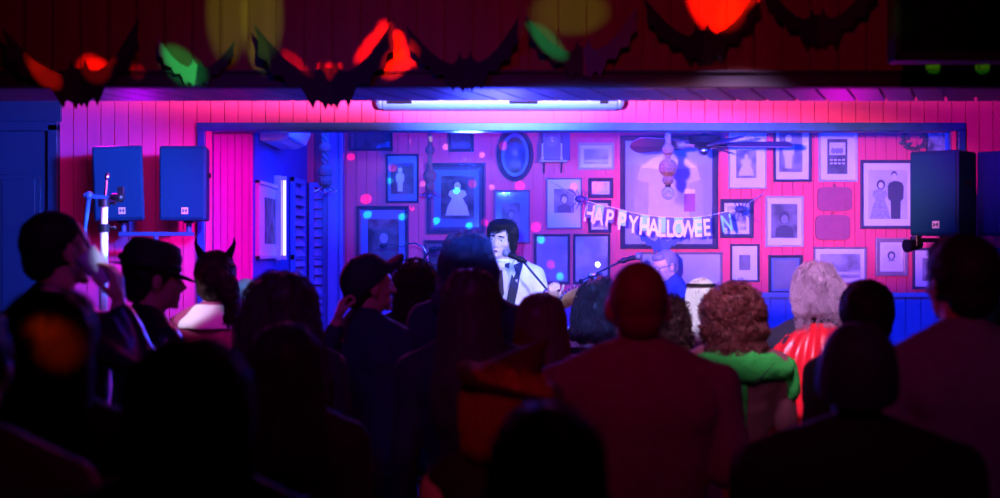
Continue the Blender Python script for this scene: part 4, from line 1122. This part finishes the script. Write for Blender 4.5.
HB = mat('hair_black', (.016, .012, .014), .62, spec=.2, var=.4, scale=40, stretch=(4, 4, .6))
HBR = mat('hair_brown', (.045, .022, .018), .55, spec=.3, var=.4, scale=40, stretch=(4, 4, .6))
HRED = mat('hair_auburn', (.11, .02, .02), .45, var=.4, scale=40, stretch=(4, 4, .6))
HORG = mat('hair_ginger', (.30, .075, .03), .5, var=.35, scale=40, stretch=(4, 4, .6))
HSIL = mat('hair_silver', (.46, .36, .52), .35, var=.45, scale=50, stretch=(4, 4, .6))
HBLO = mat('hair_blond', (.85, .78, .70), .35, var=.45, scale=60, stretch=(5, 5, .5))
HBLUE = mat('hair_dark_blue', (.03, .04, .09), .4, var=.4, scale=40, stretch=(4, 4, .6))


def cloth(name, col, **k): return mat(name, col, k.pop('rough', .85), var=k.pop('var', .2), scale=k.pop('scale', 30), bump=.15, **k)


T_black = cloth('black_cotton', (.014, .013, .018)); T_navy = cloth('navy_cotton', (.02, .025, .06)); T_dred = cloth('dull_red_cotton', (.20, .06, .16))
T_mag = cloth('magenta_cotton', (.35, .05, .16)); T_grey = cloth('grey_cotton', (.16, .13, .17)); T_leather = mat('black_hide', (.015, .015, .02), .35, var=.3, scale=15, bump=.4)
T_white = cloth('white_cotton', (.82, .82, .82), var=.05); T_maroon = cloth('maroon_wool', (.16, .045, .06)); T_green = mat('green_fleece', (.02, .50, .05), .9, var=.5, scale=160, bump=1.0)
T_red = mat('red_satin', (.85, .02, .04), .28, var=.12, scale=12)


def cap_hat(I, m, fwd=1, tilt=0, lift=0.0, label='cap', deep=0.0):
    M = I['HM'] @ Matrix.Translation((0, 0, 1.69)) @ Matrix.Rotation(math.radians(tilt), 4, 'X') @ Matrix.Translation((0, 0, -1.69 + lift))
    mb = MB(M); secs = []
    for i in range(9):
        a = PI / 2 * i / 8; secs.append((1.668 - deep + (.105 + deep) * math.sin(a), 0, -.010, .0945 * max(.05, math.cos(a) ** .6), .115 * max(.05, math.cos(a) ** .75)))
    mb.loft([(1.655 - deep, 0, -.010, .0925, .113)] + secs, 32)
    mb.ell((0, -.01, 1.776), (.010, .010, .006), 10, 6)
    c = mb.build(label, m, I['body'], angle=50)
    br = MB(M)
    n = 14; r0, r1 = [], []
    for i in range(n + 1):
        a = PI * i / n; x = .078 * math.cos(a); y0 = fwd * (.055 + .045 * math.sin(a)); y1 = fwd * (.06 + .125 * math.sin(a) ** .8)
        r0.append((x, y0, 1.668)); r1.append((x * .98, y1, 1.660 - .012 * (abs(x) / .078) ** 2))
    br.rings([[p, (p[0], p[1], p[2] - .005), (q[0], q[1], q[2] - .005), q] for p, q in zip(r0, r1)])
    br.build('visor', m, c, angle=40)
    return c


# --- singer and guitar
SG = person('man singing in a white jacket, dark tie and guitar strap, at the microphone', 502, 219, 8.85, yaw=172, extra=.022, head=(-14, -6, -6), skin=M_skinpale, hair=dict(kind='swept'), hairm=HB,
            shirt='jacket', shirtm=T_white, z0=ST, voxel=.0065, group='band on stage', dx=.05,
            arms=dict(L=dict(elbow=P(549, 318, 8.72), wrist=P(552, 303, 8.50), dir=(.1, -.5, .7), palm=(-.2, .6, .4), curl=.9),
                      R=dict(elbow=P(470, 322, 8.72), wrist=P(497, 345, 8.50), dir=(.9, -.1, -.5), palm=(0, .8, -.3), curl=.5)))
K = SG['K']; bd = SG['body']
# shirt front, tie, lapels, strap in the singer's own space (he faces local +y)
mb = MB(); mb.loft([(K(0, 0, z)[2], *K(0, .062 + dy, z)[:2], w_, .062) for z, w_, dy in [(1.02, .05, .0), (1.15, .05, .0), (1.28, .055, .012), (1.38, .06, .008), (1.46, .058, -.03), (1.50, .055, -.045)]], 20)
link('shirt_front', remesh(mb, .01, 2), mat('pale_shirt', (.7, .7, .78), .8), bd, angle=0)
for s in (-1, 1):
    mb = MB(); mb.prism([(s * .012, 1.10), (s * .075, 1.12), (s * .10, 1.36), (s * .065, 1.35), (s * .088, 1.40), (s * .062, 1.475), (s * .05, 1.40)][::s], (SG['K'](0, 0, 1.3)[0], .138, 0), (1, 0, 0), (0, 0, 1), (0, 1, 0), .006)
    mb.build('lapel', T_white, SG['shirt'], smooth=False)
    mb = MB(); mb.prism([(0, 1.49), (s * .05, 1.50), (s * .045, 1.455), (s * .014, 1.44)][::s], (K(0, 0, 1.48)[0], .098, -.025), (1, 0, 0), (0, .1, 1), (0, 1, 0), .006)
    mb.build('shirt_collar', MATS['pale_shirt'], bd, smooth=False)
tie = MB(); cx = K(0, 0, 1.45)[0]
tie.ell((cx, .112, 1.448), (.016, .012, .014))
for s in (-1, 1): tie.prism([(0, 0), (s * .06, .018), (s * .055, -.022)][::s], (cx, .112, 1.448), (1, 0, 0), (0, 0, 1), (0, 1, 0), .008)
tie.prism([(-.012, 0), (-.026, -.17), (-.012, -.21), (.012, -.17), (.012, 0)][::-1], (cx, .132, 1.44), (1, 0, 0), (0, -.03, 1), (0, 1, 0), .004)
tie.build('tie', mat('dark_tie', (.03, .015, .05), .5), bd, smooth=False)
st = MB(); pts = []
for i, (x, y, z) in enumerate([(-.10, -.11, 1.36), (-.12, -.06, 1.485), (-.112, .03, 1.49), (-.098, .122, 1.42), (-.08, .158, 1.33), (-.055, .168, 1.24), (-.02, .165, 1.14), (.03, .16, 1.06), (.10, .135, .98)]):
    pts.append(Vector(K(x, y, z)))
rs = []
for i, p in enumerate(pts):
    d_ = (pts[min(i + 1, len(pts) - 1)] - pts[max(i - 1, 0)]).normalized(); nrm = Vector((p.x, p.y, 0)).normalized() if abs(d_.z) > .4 else Vector((0, 0, 1)); u_ = d_.cross(nrm).normalized() * .028
    rs.append([p + u_, p - u_, p - u_ + nrm * .004, p + u_ + nrm * .004])
st.rings(rs); st.build('guitar_strap', T_navy, bd, smooth=False)
for s in (-1, 1):
    e = MB(SG['HM']); e.cap((s * .016, .108, 1.674), (s * .046, .096, 1.672), .005, .0035, 8, 3); e.build('eyebrow', HB, bd)
e = MB(SG['HM']); e.ell((0, .109, 1.580), (.014, .006, .006)); e.build('mouth', mat('mouth_dark', (.12, .02, .02), .5), bd)
e = MB(SG['HM'])
for i in range(7): e.tube([(.05 - .012 * i, .085 + .01 * math.sin(i), 1.735 + .004 * math.cos(i * 2)), (.062 - .012 * i, .112, 1.715 - .003 * i), (.066 - .010 * i, .112, 1.69 - .006 * (i % 3))], .006, 6, .002)
e.build('fringe', HB, bd)
# guitar
gb, gh = P(498, 350, 8.62), P(582, 291, 8.48); gx = (gh - gb).normalized(); gz = gx.cross(Vector((0, -1, 0))).normalized() * -1; gy = gz.cross(gx)
GM = Matrix((gx, gz, Vector(gx).cross(gz))).transposed().to_4x4(); GM.translation = gb
t = thing('electric_guitar', 'electric guitar with pale headstock held by the singer', 'guitar', tuple(gb)); t.matrix_world = GM
out = []
for i in range(48):
    a = 2 * PI * i / 48; c = math.cos(a); r = .165 + .030 * math.cos(2 * a) - .012 * math.cos(3 * a) + (.02 * math.cos(4 * a))
    out.append((r * 1.12 * c, r * .98 * math.sin(a)))
MB().prism(out, (0, 0, -.02), (1, 0, 0), (0, 1, 0), (0, 0, 1), .04).build('guitar_body', mat('guitar_lacquer', (.28, .05, .03), .2), t, smooth=False, bevel=.006)
LN = (gh - gb).length
MB().prism([(.10, -.03), (LN - .15, -.021), (LN - .15, .021), (.10, .03)], (0, 0, .018), (1, 0, 0), (0, 1, 0), (0, 0, 1), .016).build('neck', mat('maple', (.65, .42, .22), .35), t, smooth=False, bevel=.004)
MB().prism([(LN - .16, -.021), (LN - .13, -.035), (LN, -.030), (LN + .02, .0), (LN - .01, .035), (LN - .10, .048), (LN - .16, .021)], (0, 0, .008), (1, 0, 0), (0, 1, 0), (0, 0, 1), .014).build('headstock', MATS['maple'], t, smooth=False, bevel=.003)
for i in range(6): MB().cyl((LN - .125 + .022 * i, .03, .015), (LN - .125 + .022 * i, .062 - .003 * i, .015), .005).ell((LN - .125 + .022 * i, .064 - .003 * i, .015), (.008, .007, .005), 10, 6).build('tuning_peg', M_steel, t)
for x in (-.03, .05): MB().box((x, 0, .024), (.035, .075, .012)).build('pickup', M_black, t, smooth=False, bevel=.003)
mb = MB()
for i in range(6): mb.tube([(-.10, -.022 + .009 * i, .038), (LN - .1, -.016 + .0065 * i, .037)], .0007, 4)
mb.build('strings', M_steel, t)
MB().box((-.10, 0, .026), (.03, .08, .014)).build('bridge', M_steel, t, smooth=False, bevel=.002)

# --- keyboard player
KP = person('short-haired keyboard player in glasses and a blue shirt, looking down', 669, 250, 10.25, yaw=112, extra=.006, head=(14, -16, 0), skin=M_skinpale, hair=dict(kind='crop', t=.007), hairm=mat('hair_grey', (.25, .24, .26), .5), shirtm=cloth('blue_shirt', (.05, .09, .25)),
            z0=ST, voxel=.008, group='band on stage', sleeve='short')
g = MB(KP['HM'])
for s in (-1, 1):
    g.rings([[Vector((s * .032 + (.021 + rr * math.cos(b_)) * math.cos(a_), .118 + rr * math.sin(b_), 1.650 + (.018 + rr * math.cos(b_)) * math.sin(a_))) for b_ in [2 * PI * j / 6 for j in range(6)]] for rr in (.0022,) for a_ in [2 * PI * i / 20 for i in range(20)]], False, False, True)
    g.tube([(s * .053, .117, 1.654), (s * .078, .06, 1.655), (s * .086, -.005, 1.65), (s * .084, -.02, 1.63)], .0024, 6)
g.tube([(-.011, .118, 1.654), (0, .121, 1.657), (.011, .118, 1.654)], .0022, 6)
g.build('glasses', M_black, KP['body'])

# --- the crowd, far to near
def band_ring(I, m, name, z=1.715, r=(.094, .112), th=.010, tilt=0):
    M = I['HM'] @ Matrix.Translation((0, 0, z)) @ Matrix.Rotation(math.radians(tilt), 4, 'X'); mb = MB(M)
    mb.rings([[Vector(((r[0] + th * .5 * math.cos(b_)) * math.cos(a_), -.012 + (r[1] + th * .5 * math.cos(b_)) * math.sin(a_), th * math.sin(b_))) for b_ in [2 * PI * j / 8 for j in range(8)]] for a_ in [2 * PI * i / 36 for i in range(36)]], False, False, True)
    return mb.build(name, m, I['body'])


def wrap_band(I, m, name, z, w):
    """a band drawn tight round the hair at height z of the head"""
    hb = bmesh.new(); hb.from_mesh(I['hair'].data); bv = BVHTree.FromBMesh(hb); hb.free()
    mb = MB(); rs = []; HM = I['HM']
    for i in range(48):
        a = 2 * PI * i / 48; d = Vector((math.cos(a), math.sin(a), 0)); ring = []
        for dz in (-w / 2, w / 2):
            o = HM @ (d * .4 + Vector((0, -.012, z + dz))); t_ = HM @ Vector((0, -.012, z + dz)); dr = (t_ - o).normalized()
            h_ = bv.ray_cast(o, dr); q = h_[0] if h_[0] is not None else t_
            ring += [q - dr * .012, q + dr * .006] if dz < 0 else [q + dr * .006, q - dr * .012]
        rs.append(ring)
    mb.rings(rs, False, False, True)
    return mb.build(name, m, I['body'])


# blond hair lit white, black headband
I = person('person with bright spotlit blond hair under a black headband', 701, 277, 7.3, yaw=-4, fem=True, hair=dict(kind='long', end=1.42, w=.88), hairm=HBLO, shirtm=T_navy, sleeve='short')
wrap_band(I, M_black, 'headband', 1.728, .016)
# streaky hair, striped top
I = person('person with dark streaked hair and a black and white striped top', 598, 277, 7.15, yaw=-25, fem=True, hair=dict(kind='wavy', end=1.44, w=.92), hairm=mat('hair_streaked', (.10, .08, .11), .38, var=.9, scale=50, stretch=(6, 6, .4)), shirtm=None, sleeve='long')
m = bpy.data.materials.new('striped_knit'); m.use_nodes = True; nt = m.node_tree
tc = nt.nodes.new('ShaderNodeTexCoord'); sx = nt.nodes.new('ShaderNodeSeparateXYZ'); mt_ = nt.nodes.new('ShaderNodeMath'); mt_.operation = 'MULTIPLY'; mt_.inputs[1].default_value = 14
fc_ = nt.nodes.new('ShaderNodeMath'); fc_.operation = 'FRACT'; gt = nt.nodes.new('ShaderNodeMath'); gt.operation = 'GREATER_THAN'; gt.inputs[1].default_value = .5
mx = nt.nodes.new('ShaderNodeMix'); mx.data_type = 'RGBA'; mx.inputs[6].default_value = (.02, .02, .03, 1); mx.inputs[7].default_value = (.75, .75, .78, 1)
nt.links.new(tc.outputs['Object'], sx.inputs[0]); nt.links.new(sx.outputs[2], mt_.inputs[0]); nt.links.new(mt_.outputs[0], fc_.inputs[0]); nt.links.new(fc_.outputs[0], gt.inputs[0]); nt.links.new(gt.outputs[0], mx.inputs[0]); nt.links.new(mx.outputs[2], nt.nodes['Principled BSDF'].inputs['Base Color'])
I['shirt'].data.materials.clear(); I['shirt'].data.materials.append(m)
# small dark head, magenta-rimmed curls
person('person with dark curls and blue top, just right of the man in the cap', 416, 262, 6.95, yaw=0, fem=True, hair=dict(kind='curly', end=1.45, w=.86), hairm=HBR, shirtm=T_navy)
# pale blue cap behind horned head
I = person('person in a pale blue knitted hat, half hidden behind the long wavy hair', 247, 279, 6.75, yaw=-10, fem=True, extra=.03, hair=dict(kind='short'), hairm=HBR, shirtm=T_navy)
mb = MB(I['HM']); mb.loft([(1.62, 0, -.012, .093, .112), (1.68, 0, -.014, .098, .116), (1.73, 0, -.016, .088, .104), (1.765, 0, -.018, .055, .065), (1.785, 0, -.018, .012, .014)], 30)
link('knitted_hat', ripple(remesh(mb, .008, 2), .004, (70, 70, 20), 2), cloth('pale_blue_knit', (.30, .50, .72)), I['body'], angle=0)
# dark red curls beside the bald man
person('person with dark curls showing beside the right ear of the bald man', 669, 298, 6.35, yaw=8, fem=True, hair=dict(kind='curly', end=1.42, w=.72, n=500), hairm=HBR, shirtm=T_black)
# far right, pale blue scarf
I = person('person in a pale blue scarf, almost hidden behind the tall man at the right', 986, 296, 6.5, yaw=0, fem=True, hair=dict(kind='short'), hairm=HB, shirtm=cloth('pale_blue_cotton', (.15, .35, .6)))
mb = MB(); mb.loft([(I['K'](0, 0, z)[2], 0, -.012, r, r * .95) for z, r in ((1.44, .11), (1.48, .105), (1.52, .088), (1.56, .082))], 28)
link('scarf', ripple(remesh(mb, .010, 2), .008, (20, 20, 30), 1), MATS['pale_blue_cotton'], I['body'], angle=0)

# silver-haired spectator with red cape
I = person('spectator with wavy silver hair and a bright red satin cape', 818, 262, 6.0, yaw=-8, fem=False, build=.92, hair=dict(kind='wavy', end=1.545, w=.97), hairm=HSIL, shirtm=T_navy)
K = I['K']; mb = MB(); rs = []
for i in range(14):
    z = 1.50 - i * .055; ring_o, ring_i = [], []
    for j in range(41):
        a = math.radians(200 + 140 * j / 40); sp = (.085, .17, .215, .235, .245)[min(4, i)] + .004 * i
        dpt = (.085, .115, .14, .155, .16)[min(4, i)] + .004 * i; fold = .014 * math.sin(j * 1.15 + .25 * i) * min(1, i / 3)
        x, y = (sp + fold) * math.cos(a), (dpt + fold) * math.sin(a) - .02
        p = Vector(K(x * 1.0 + .0, y, z)); ring_o.append(p); ring_i.append(p * 1.0 - Vector((math.cos(a), math.sin(a), 0)) * .006)
    rs.append(ring_o + list(reversed(ring_i)))
mb.rings(rs); mb.build('cape', T_red, I['body'], angle=0)
# curly auburn, green fleece collar
I = person('person with curly auburn hair and a maroon coat with a green fleece hood', 733, 287, 5.6, yaw=0, fem=True, build=1.08, hair=dict(kind='curly', end=1.48, w=1.0, n=1300), hairm=HRED, shirt='coat', shirtm=T_maroon, sleeve='coat')
K = I['K']; bd = I['body']
mb = MB()
mb.loft([(K(0, 0, z)[2], *K(0, cy, z)[:2], rx, ry) for z, cy, rx, ry in ((1.36, -.06, .15, .115), (1.385, -.05, .225, .15), (1.42, -.045, .235, .155), (1.455, -.04, .19, .135), (1.49, -.03, .13, .11), (1.52, -.02, .10, .09))], 36)
me = ripple(remesh(mb, .010, 2), .012, (14, 14, 14), 4); ripple(me, .007, (90, 90, 90), 2)
link('fleece_hood', me, T_green, bd, angle=0)
mb = MB(); mb.loft([(K(0, 0, z)[2], *K(.0, cy, z)[:2], .036, .02) for z, cy in ((.86, -.135), (1.0, -.128), (1.15, -.128), (1.28, -.142), (1.38, -.15))], 16)
me = ripple(remesh(mb, .009, 1), .006, (80, 80, 80), 7); link('fleece_trim', me, T_green, bd, angle=0)
mb = MB(); sh, e, wr, *_ = I['A'][1]; mb.cap(sh + Vector((.022, -.012, -.0)), sh.lerp(e, .32) + Vector((.026, -.015, 0)), .058, .052)
link('fleece_sleeve_panel', ripple(remesh(mb, .010, 1), .005, (80, 80, 80), 7), T_green, bd, angle=0)
mb = MB(); pts = [Vector(K(*p)) for p in ((.13, -.21, 1.44), (.06, -.215, 1.36), (-.02, -.19, 1.27), (-.09, -.165, 1.17), (-.16, -.12, 1.05), (-.19, -.06, .97))]
rs = [[p + Vector((.012, 0, .012)), p - Vector((.012, 0, .012)), p - Vector((.012, .006, .012)), p + Vector((.012, -.006, .012))] for p in pts]
mb.rings(rs); mb.build('bag_strap', T_black, bd, smooth=False)

# long dark-blue hair, straight behind the singer
person('tall person with long dark hair standing left of the singer', 467, 231, 5.85, yaw=4, hair=dict(kind='wavy', end=1.44, w=.98), hairm=HBLUE, shirtm=T_navy, fem=True)
# man with backward cap
I = person('man in a dark cap with its peak tipped up, hand raised by his left ear', 368, 255, 5.65, yaw=-42, extra=.022, head=(-18, 4, 0), hair=dict(kind='crop', t=.005), hairm=HB, shirtm=T_navy, voxel=.007, dx=.05,
           arms=dict(L=dict(elbow=P(322, 372, 5.55), wrist=P(336, 325, 5.52), dir=(.25, .25, 1), palm=(1, .3, 0), curl=1.0)))
cap_hat(I, mat('dark_cap_cloth', (.015, .016, .03), .8), 1, 34)
# horned headband
I = person('person with a horned headband, dark ponytail and bright white collar', 216, 252, 6.0, yaw=-6, extra=.012, fem=False, build=.95, hair=dict(kind='short', t=.010), hairm=HBR, shirtm=T_mag)
hb_ = band_ring(I, M_black, 'headband', 1.70, (.090, .045), .006, 0)
for s in (-1, 1):
    h_ = MB(I['HM']); h_.tube([(s * .058, -.01, 1.745), (s * .075, -.012, 1.775), (s * .086, -.014, 1.80), (s * .084, -.014, 1.825)], .020, 10, .002); h_.build('horn', M_black, hb_)
mb = MB(I['HM']); mb.ell((.02, -.115, 1.66), (.03, .03, .03)); mb.tube([(.03, -.125, 1.66), (.075, -.15, 1.655), (.105, -.145, 1.60), (.11, -.13, 1.53), (.10, -.125, 1.47)], .048, 12, .014)
me = ripple(remesh(mb, .008, 1), .008, (40, 40, 20), 2); join_into(me, strands(me, 260, .10, .0032, .003, .8, .006, .7, 5, steps=5)); link('ponytail', me, HB, I['body'], angle=0)
K = I['K']; mb = MB(); mb.loft([(K(0, 0, z)[2], *K(0, -.012, z)[:2], r, r * .9) for z, r in ((1.43, .165), (1.465, .150), (1.50, .115), (1.535, .088))], 30)
me = ripple(remesh(mb, .009, 2), .006, (20, 20, 14), 3); link('white_collar', me, T_white, I['body'], angle=0)
spot('collar_light', (-2.3, 5.1, 2.3), P(212, 320, 6.0), (.8, .65, 1.0), 120, 9, .5, .02)
spot('magenta_back', (-.9, 4.5, 2.6), P(212, 336, 6.0), (1.0, .02, .6), 34, 14, .7, .03)
# man in the hat
I = person('man in a dark brimmed hat and jacket, facing right beneath the left loudspeakers', 150, 247, 5.3, yaw=-58, extra=.018, head=(-8, -4, 0), hair=dict(kind='short'), hairm=HB, shirt='jacket', shirtm=T_leather, sleeve='coat')
M = I['HM'] @ Matrix.Translation((0, 0, 1.70)) @ Matrix.Rotation(math.radians(-10), 4, 'X') @ Matrix.Translation((0, 0, -1.70))
mb = MB(M); mb.loft([(1.672, 0, -.01, .093, .112), (1.70, 0, -.01, .097, .116), (1.745, 0, -.01, .094, .112), (1.785, 0, -.008, .075, .092), (1.797, 0, -.005, .04, .055)], 32)
hat = mb.build('hat', mat('black_hat_felt', (.012, .012, .016), .85), I['body'], angle=60)
mb = MB(M); rs = []
for i in range(40):
    a = 2 * PI * i / 40; c, s_ = math.cos(a), math.sin(a); up = .018 * c * c
    fr_ = 1.0 + (.18 if s_ > 0 else 0) * s_
    rs.append([(.090 * c, -.01 + .108 * s_, 1.682), (.132 * c, -.01 + .150 * s_ * fr_, 1.676 + up), (.134 * c, -.01 + .153 * s_ * fr_, 1.670 + up), (.088 * c, -.01 + .106 * s_, 1.674)])
mb.rings(rs, False, False, True); mb.build('brim', MATS['black_hat_felt'], hat)
band_ring(I, M_black, 'hat_band', 1.705, (.097, .116), .014, -10)

# straight-haired heads in the middle
person('person with straight reddish hair standing behind the crooked pointed hat', 541, 292, 5.1, yaw=0, fem=True, hair=dict(kind='long', end=1.36, w=1.02), hairm=HRED, shirtm=T_black)
person('woman with long straight brown hair down her back, in front of the tall long-haired person', 470, 266, 4.6, yaw=2, fem=True, build=1.05, hair=dict(kind='long', end=1.22, w=1.02), hairm=HBR, shirtm=T_black)
person('woman with thick wavy dark hair, left of the man in the cap', 281, 270, 4.8, yaw=5, fem=True, hair=dict(kind='wavy', end=1.30, w=1.16), hairm=HBR, shirtm=T_black)
# man drinking
cupc = P(97, 268, 4.32)
I = person('dark-haired man drinking from a clear cup at the far left', 57, 213, 4.4, yaw=-38, extra=.010, head=(-6, 2, 0), hair=dict(kind='short', t=.006), hairm=HB, shirtm=T_leather, shirt='jacket', sleeve='coat', voxel=.007,
           arms=dict(R=dict(elbow=P(150, 372, 4.28), wrist=P(119, 308, 4.30), dir=(-.12, .08, 1), palm=(-1, .25, .1), curl=.55, thumb=.9)))
t = thing('drinking_cup', 'clear cup raised in the hand of the drinking man', 'cup', tuple(cupc)); t.rotation_euler = (math.radians(10), math.radians(-38), 0)
rs = []
for i in range(28):
    a = 2 * PI * i / 28; c, s_ = math.cos(a), math.sin(a)
    rs.append([(r * c, r * s_, z) for r, z in ((.0, -.055), (.030, -.055), (.040, .06), (.042, .062), (.038, .06), (.0285, -.051), (.0, -.051))])
MB().rings(rs, False, False, True).build('cup_wall', mat('cup_plastic', (.62, .68, .8), .25, var=.1), t)
mb = MB(); 
for i in range(9): mb.box((random.uniform(-.016, .016), random.uniform(-.016, .016), -.035 + .009 * i), (.017, .017, .017), Matrix.Rotation(i * .7, 3, 'Z') @ Matrix.Rotation(i * .5, 3, 'X'))
mb.build('ice', mat('ice', (.6, .7, .9), .25), t, smooth=False, bevel=.003)
MB().cap((.0, .0, -.04), (.03, .012, .12), .0035, .0035, 8).build('straw', M_black, t)
spot('cup_light', (-.7, 4.0, 2.6), cupc, (.6, .6, 1.0), 60, 4, .5, .02)

# tall man at the right
person('tall short-haired man in a pale violet T-shirt at the far right', 962, 237, 3.75, yaw=6, extra=.014, head=(10, 0, 0), hair=dict(kind='short', t=.013), hairm=HB, shirtm=T_grey, sleeve='short')
# head behind the cap
person('dark-haired person directly behind the round dark cap, head just showing above it', 866, 282, 5.0, yaw=0, build=.9, hair=dict(kind='short', t=.022), hairm=HB, shirtm=T_black)
# bald man
person('bald man in a dull red T-shirt, seen from behind', 638, 265, 3.8, yaw=0, extra=.002, build=1.12, hair=dict(kind='crop', t=.0015), hairm=mat('stubble', (.16, .06, .045), .7), shirtm=T_dred, sleeve='short', hscale=1.06)
# head low at left of middle
person('person with dark smooth hair standing just in front of the thick wavy hair', 285, 322, 3.65, yaw=4, fem=True, hair=dict(kind='long', end=1.34, w=1.08), hairm=HB, shirtm=T_black)
# red-haired woman with the pointed hat
I = person('bare-shouldered woman with ginger hair and a small crooked pointed hat', 506, 362, 3.3, yaw=4, fem=True, extra=.012, hair=dict(kind='bob', end=1.52, w=1.10), hairm=HORG, shirtm=T_black, shirt='top', sleeve='none', skin=M_skinpale)
M = I['HM'] @ Matrix.Translation((.012, 0, 1.715)) @ Matrix.Rotation(math.radians(14), 4, 'Y') @ Matrix.Rotation(math.radians(8), 4, 'X')
mfelt = mat('rusty_felt', (.05, .012, .012), .85)
mb = MB(M); mb.loft([(.0, .0, -.01, .10, .105), (.025, 0, -.01, .080, .082), (.055, .012, -.01, .055, .055), (.085, .03, -.01, .034, .034), (.112, .05, -.01, .016, .016), (.130, .062, -.01, .004, .004)], 28)
hat = mb.build('pointed_hat', mfelt, I['body'], angle=0)
mb = MB(M); rs = []
for i in range(40):
    a = 2 * PI * i / 40; c, s_ = math.cos(a), math.sin(a); wv = .008 * math.sin(3 * a)
    rs.append([(.092 * c, -.01 + .096 * s_, .008), (.142 * c, -.01 + .142 * s_, wv), (.142 * c, -.01 + .142 * s_, wv - .006), (.092 * c, -.01 + .096 * s_, -.002)])
mb.rings(rs, False, False, True); mb.build('hat_brim', mat('dark_felt', (.03, .012, .015), .85), hat)
mb = MB(M); mb.loft([(.006, 0, -.01, .0985, .1035), (.022, 0, -.01, .0865, .089)], 30); mb.build('hat_band', M_black, hat)
# cap front right
I = person('broad man in a round dark cap and black shirt in the lower right corner', 857, 324, 3.1, yaw=-5, extra=.018, build=1.18, head=(0, 4, 0), hair=dict(kind='crop', t=.002), hairm=HB, shirtm=T_black, sleeve='short')
cap_hat(I, mat('navy_cap_cloth', (.03, .035, .08), .75), 1, 12, 0, 'cap', .045)
# nearest heads
person('person with long dark hair lit by an orange-red patch, in the lower left corner', 52, 285, 2.95, yaw=-4, fem=True, build=1.08, hair=dict(kind='long', end=1.2, w=1.05), hairm=HBR, shirtm=T_black)
spot('hair_patch_light', (-.3, .4, 2.5), P(60, 346, 2.85), (1.0, .06, 0.0), 230, 2.6, 1.0, .01)
spot('hair_patch_light', (-.3, .4, 2.5), P(46, 330, 2.85), (1.0, .06, 0.0), 170, 2.4, 1.0, .01, .6)
person('person cut by the left edge of the picture, one shoulder showing', -38, 300, 2.5, yaw=0, build=1.0, hair=dict(kind='short'), hairm=HB, shirtm=T_mag)
person('nearest dark head left of the middle with a violet rim of light', 191, 338, 2.35, yaw=3, fem=True, build=1.05, hair=dict(kind='bob', end=1.50, w=1.06), hairm=HBR, shirtm=T_black)
person('nearest dark round head at the bottom centre, below the pointed hat', 548, 400, 2.15, yaw=-3, fem=True, hair=dict(kind='long', end=1.3, w=1.0), hairm=HB, shirtm=T_black)
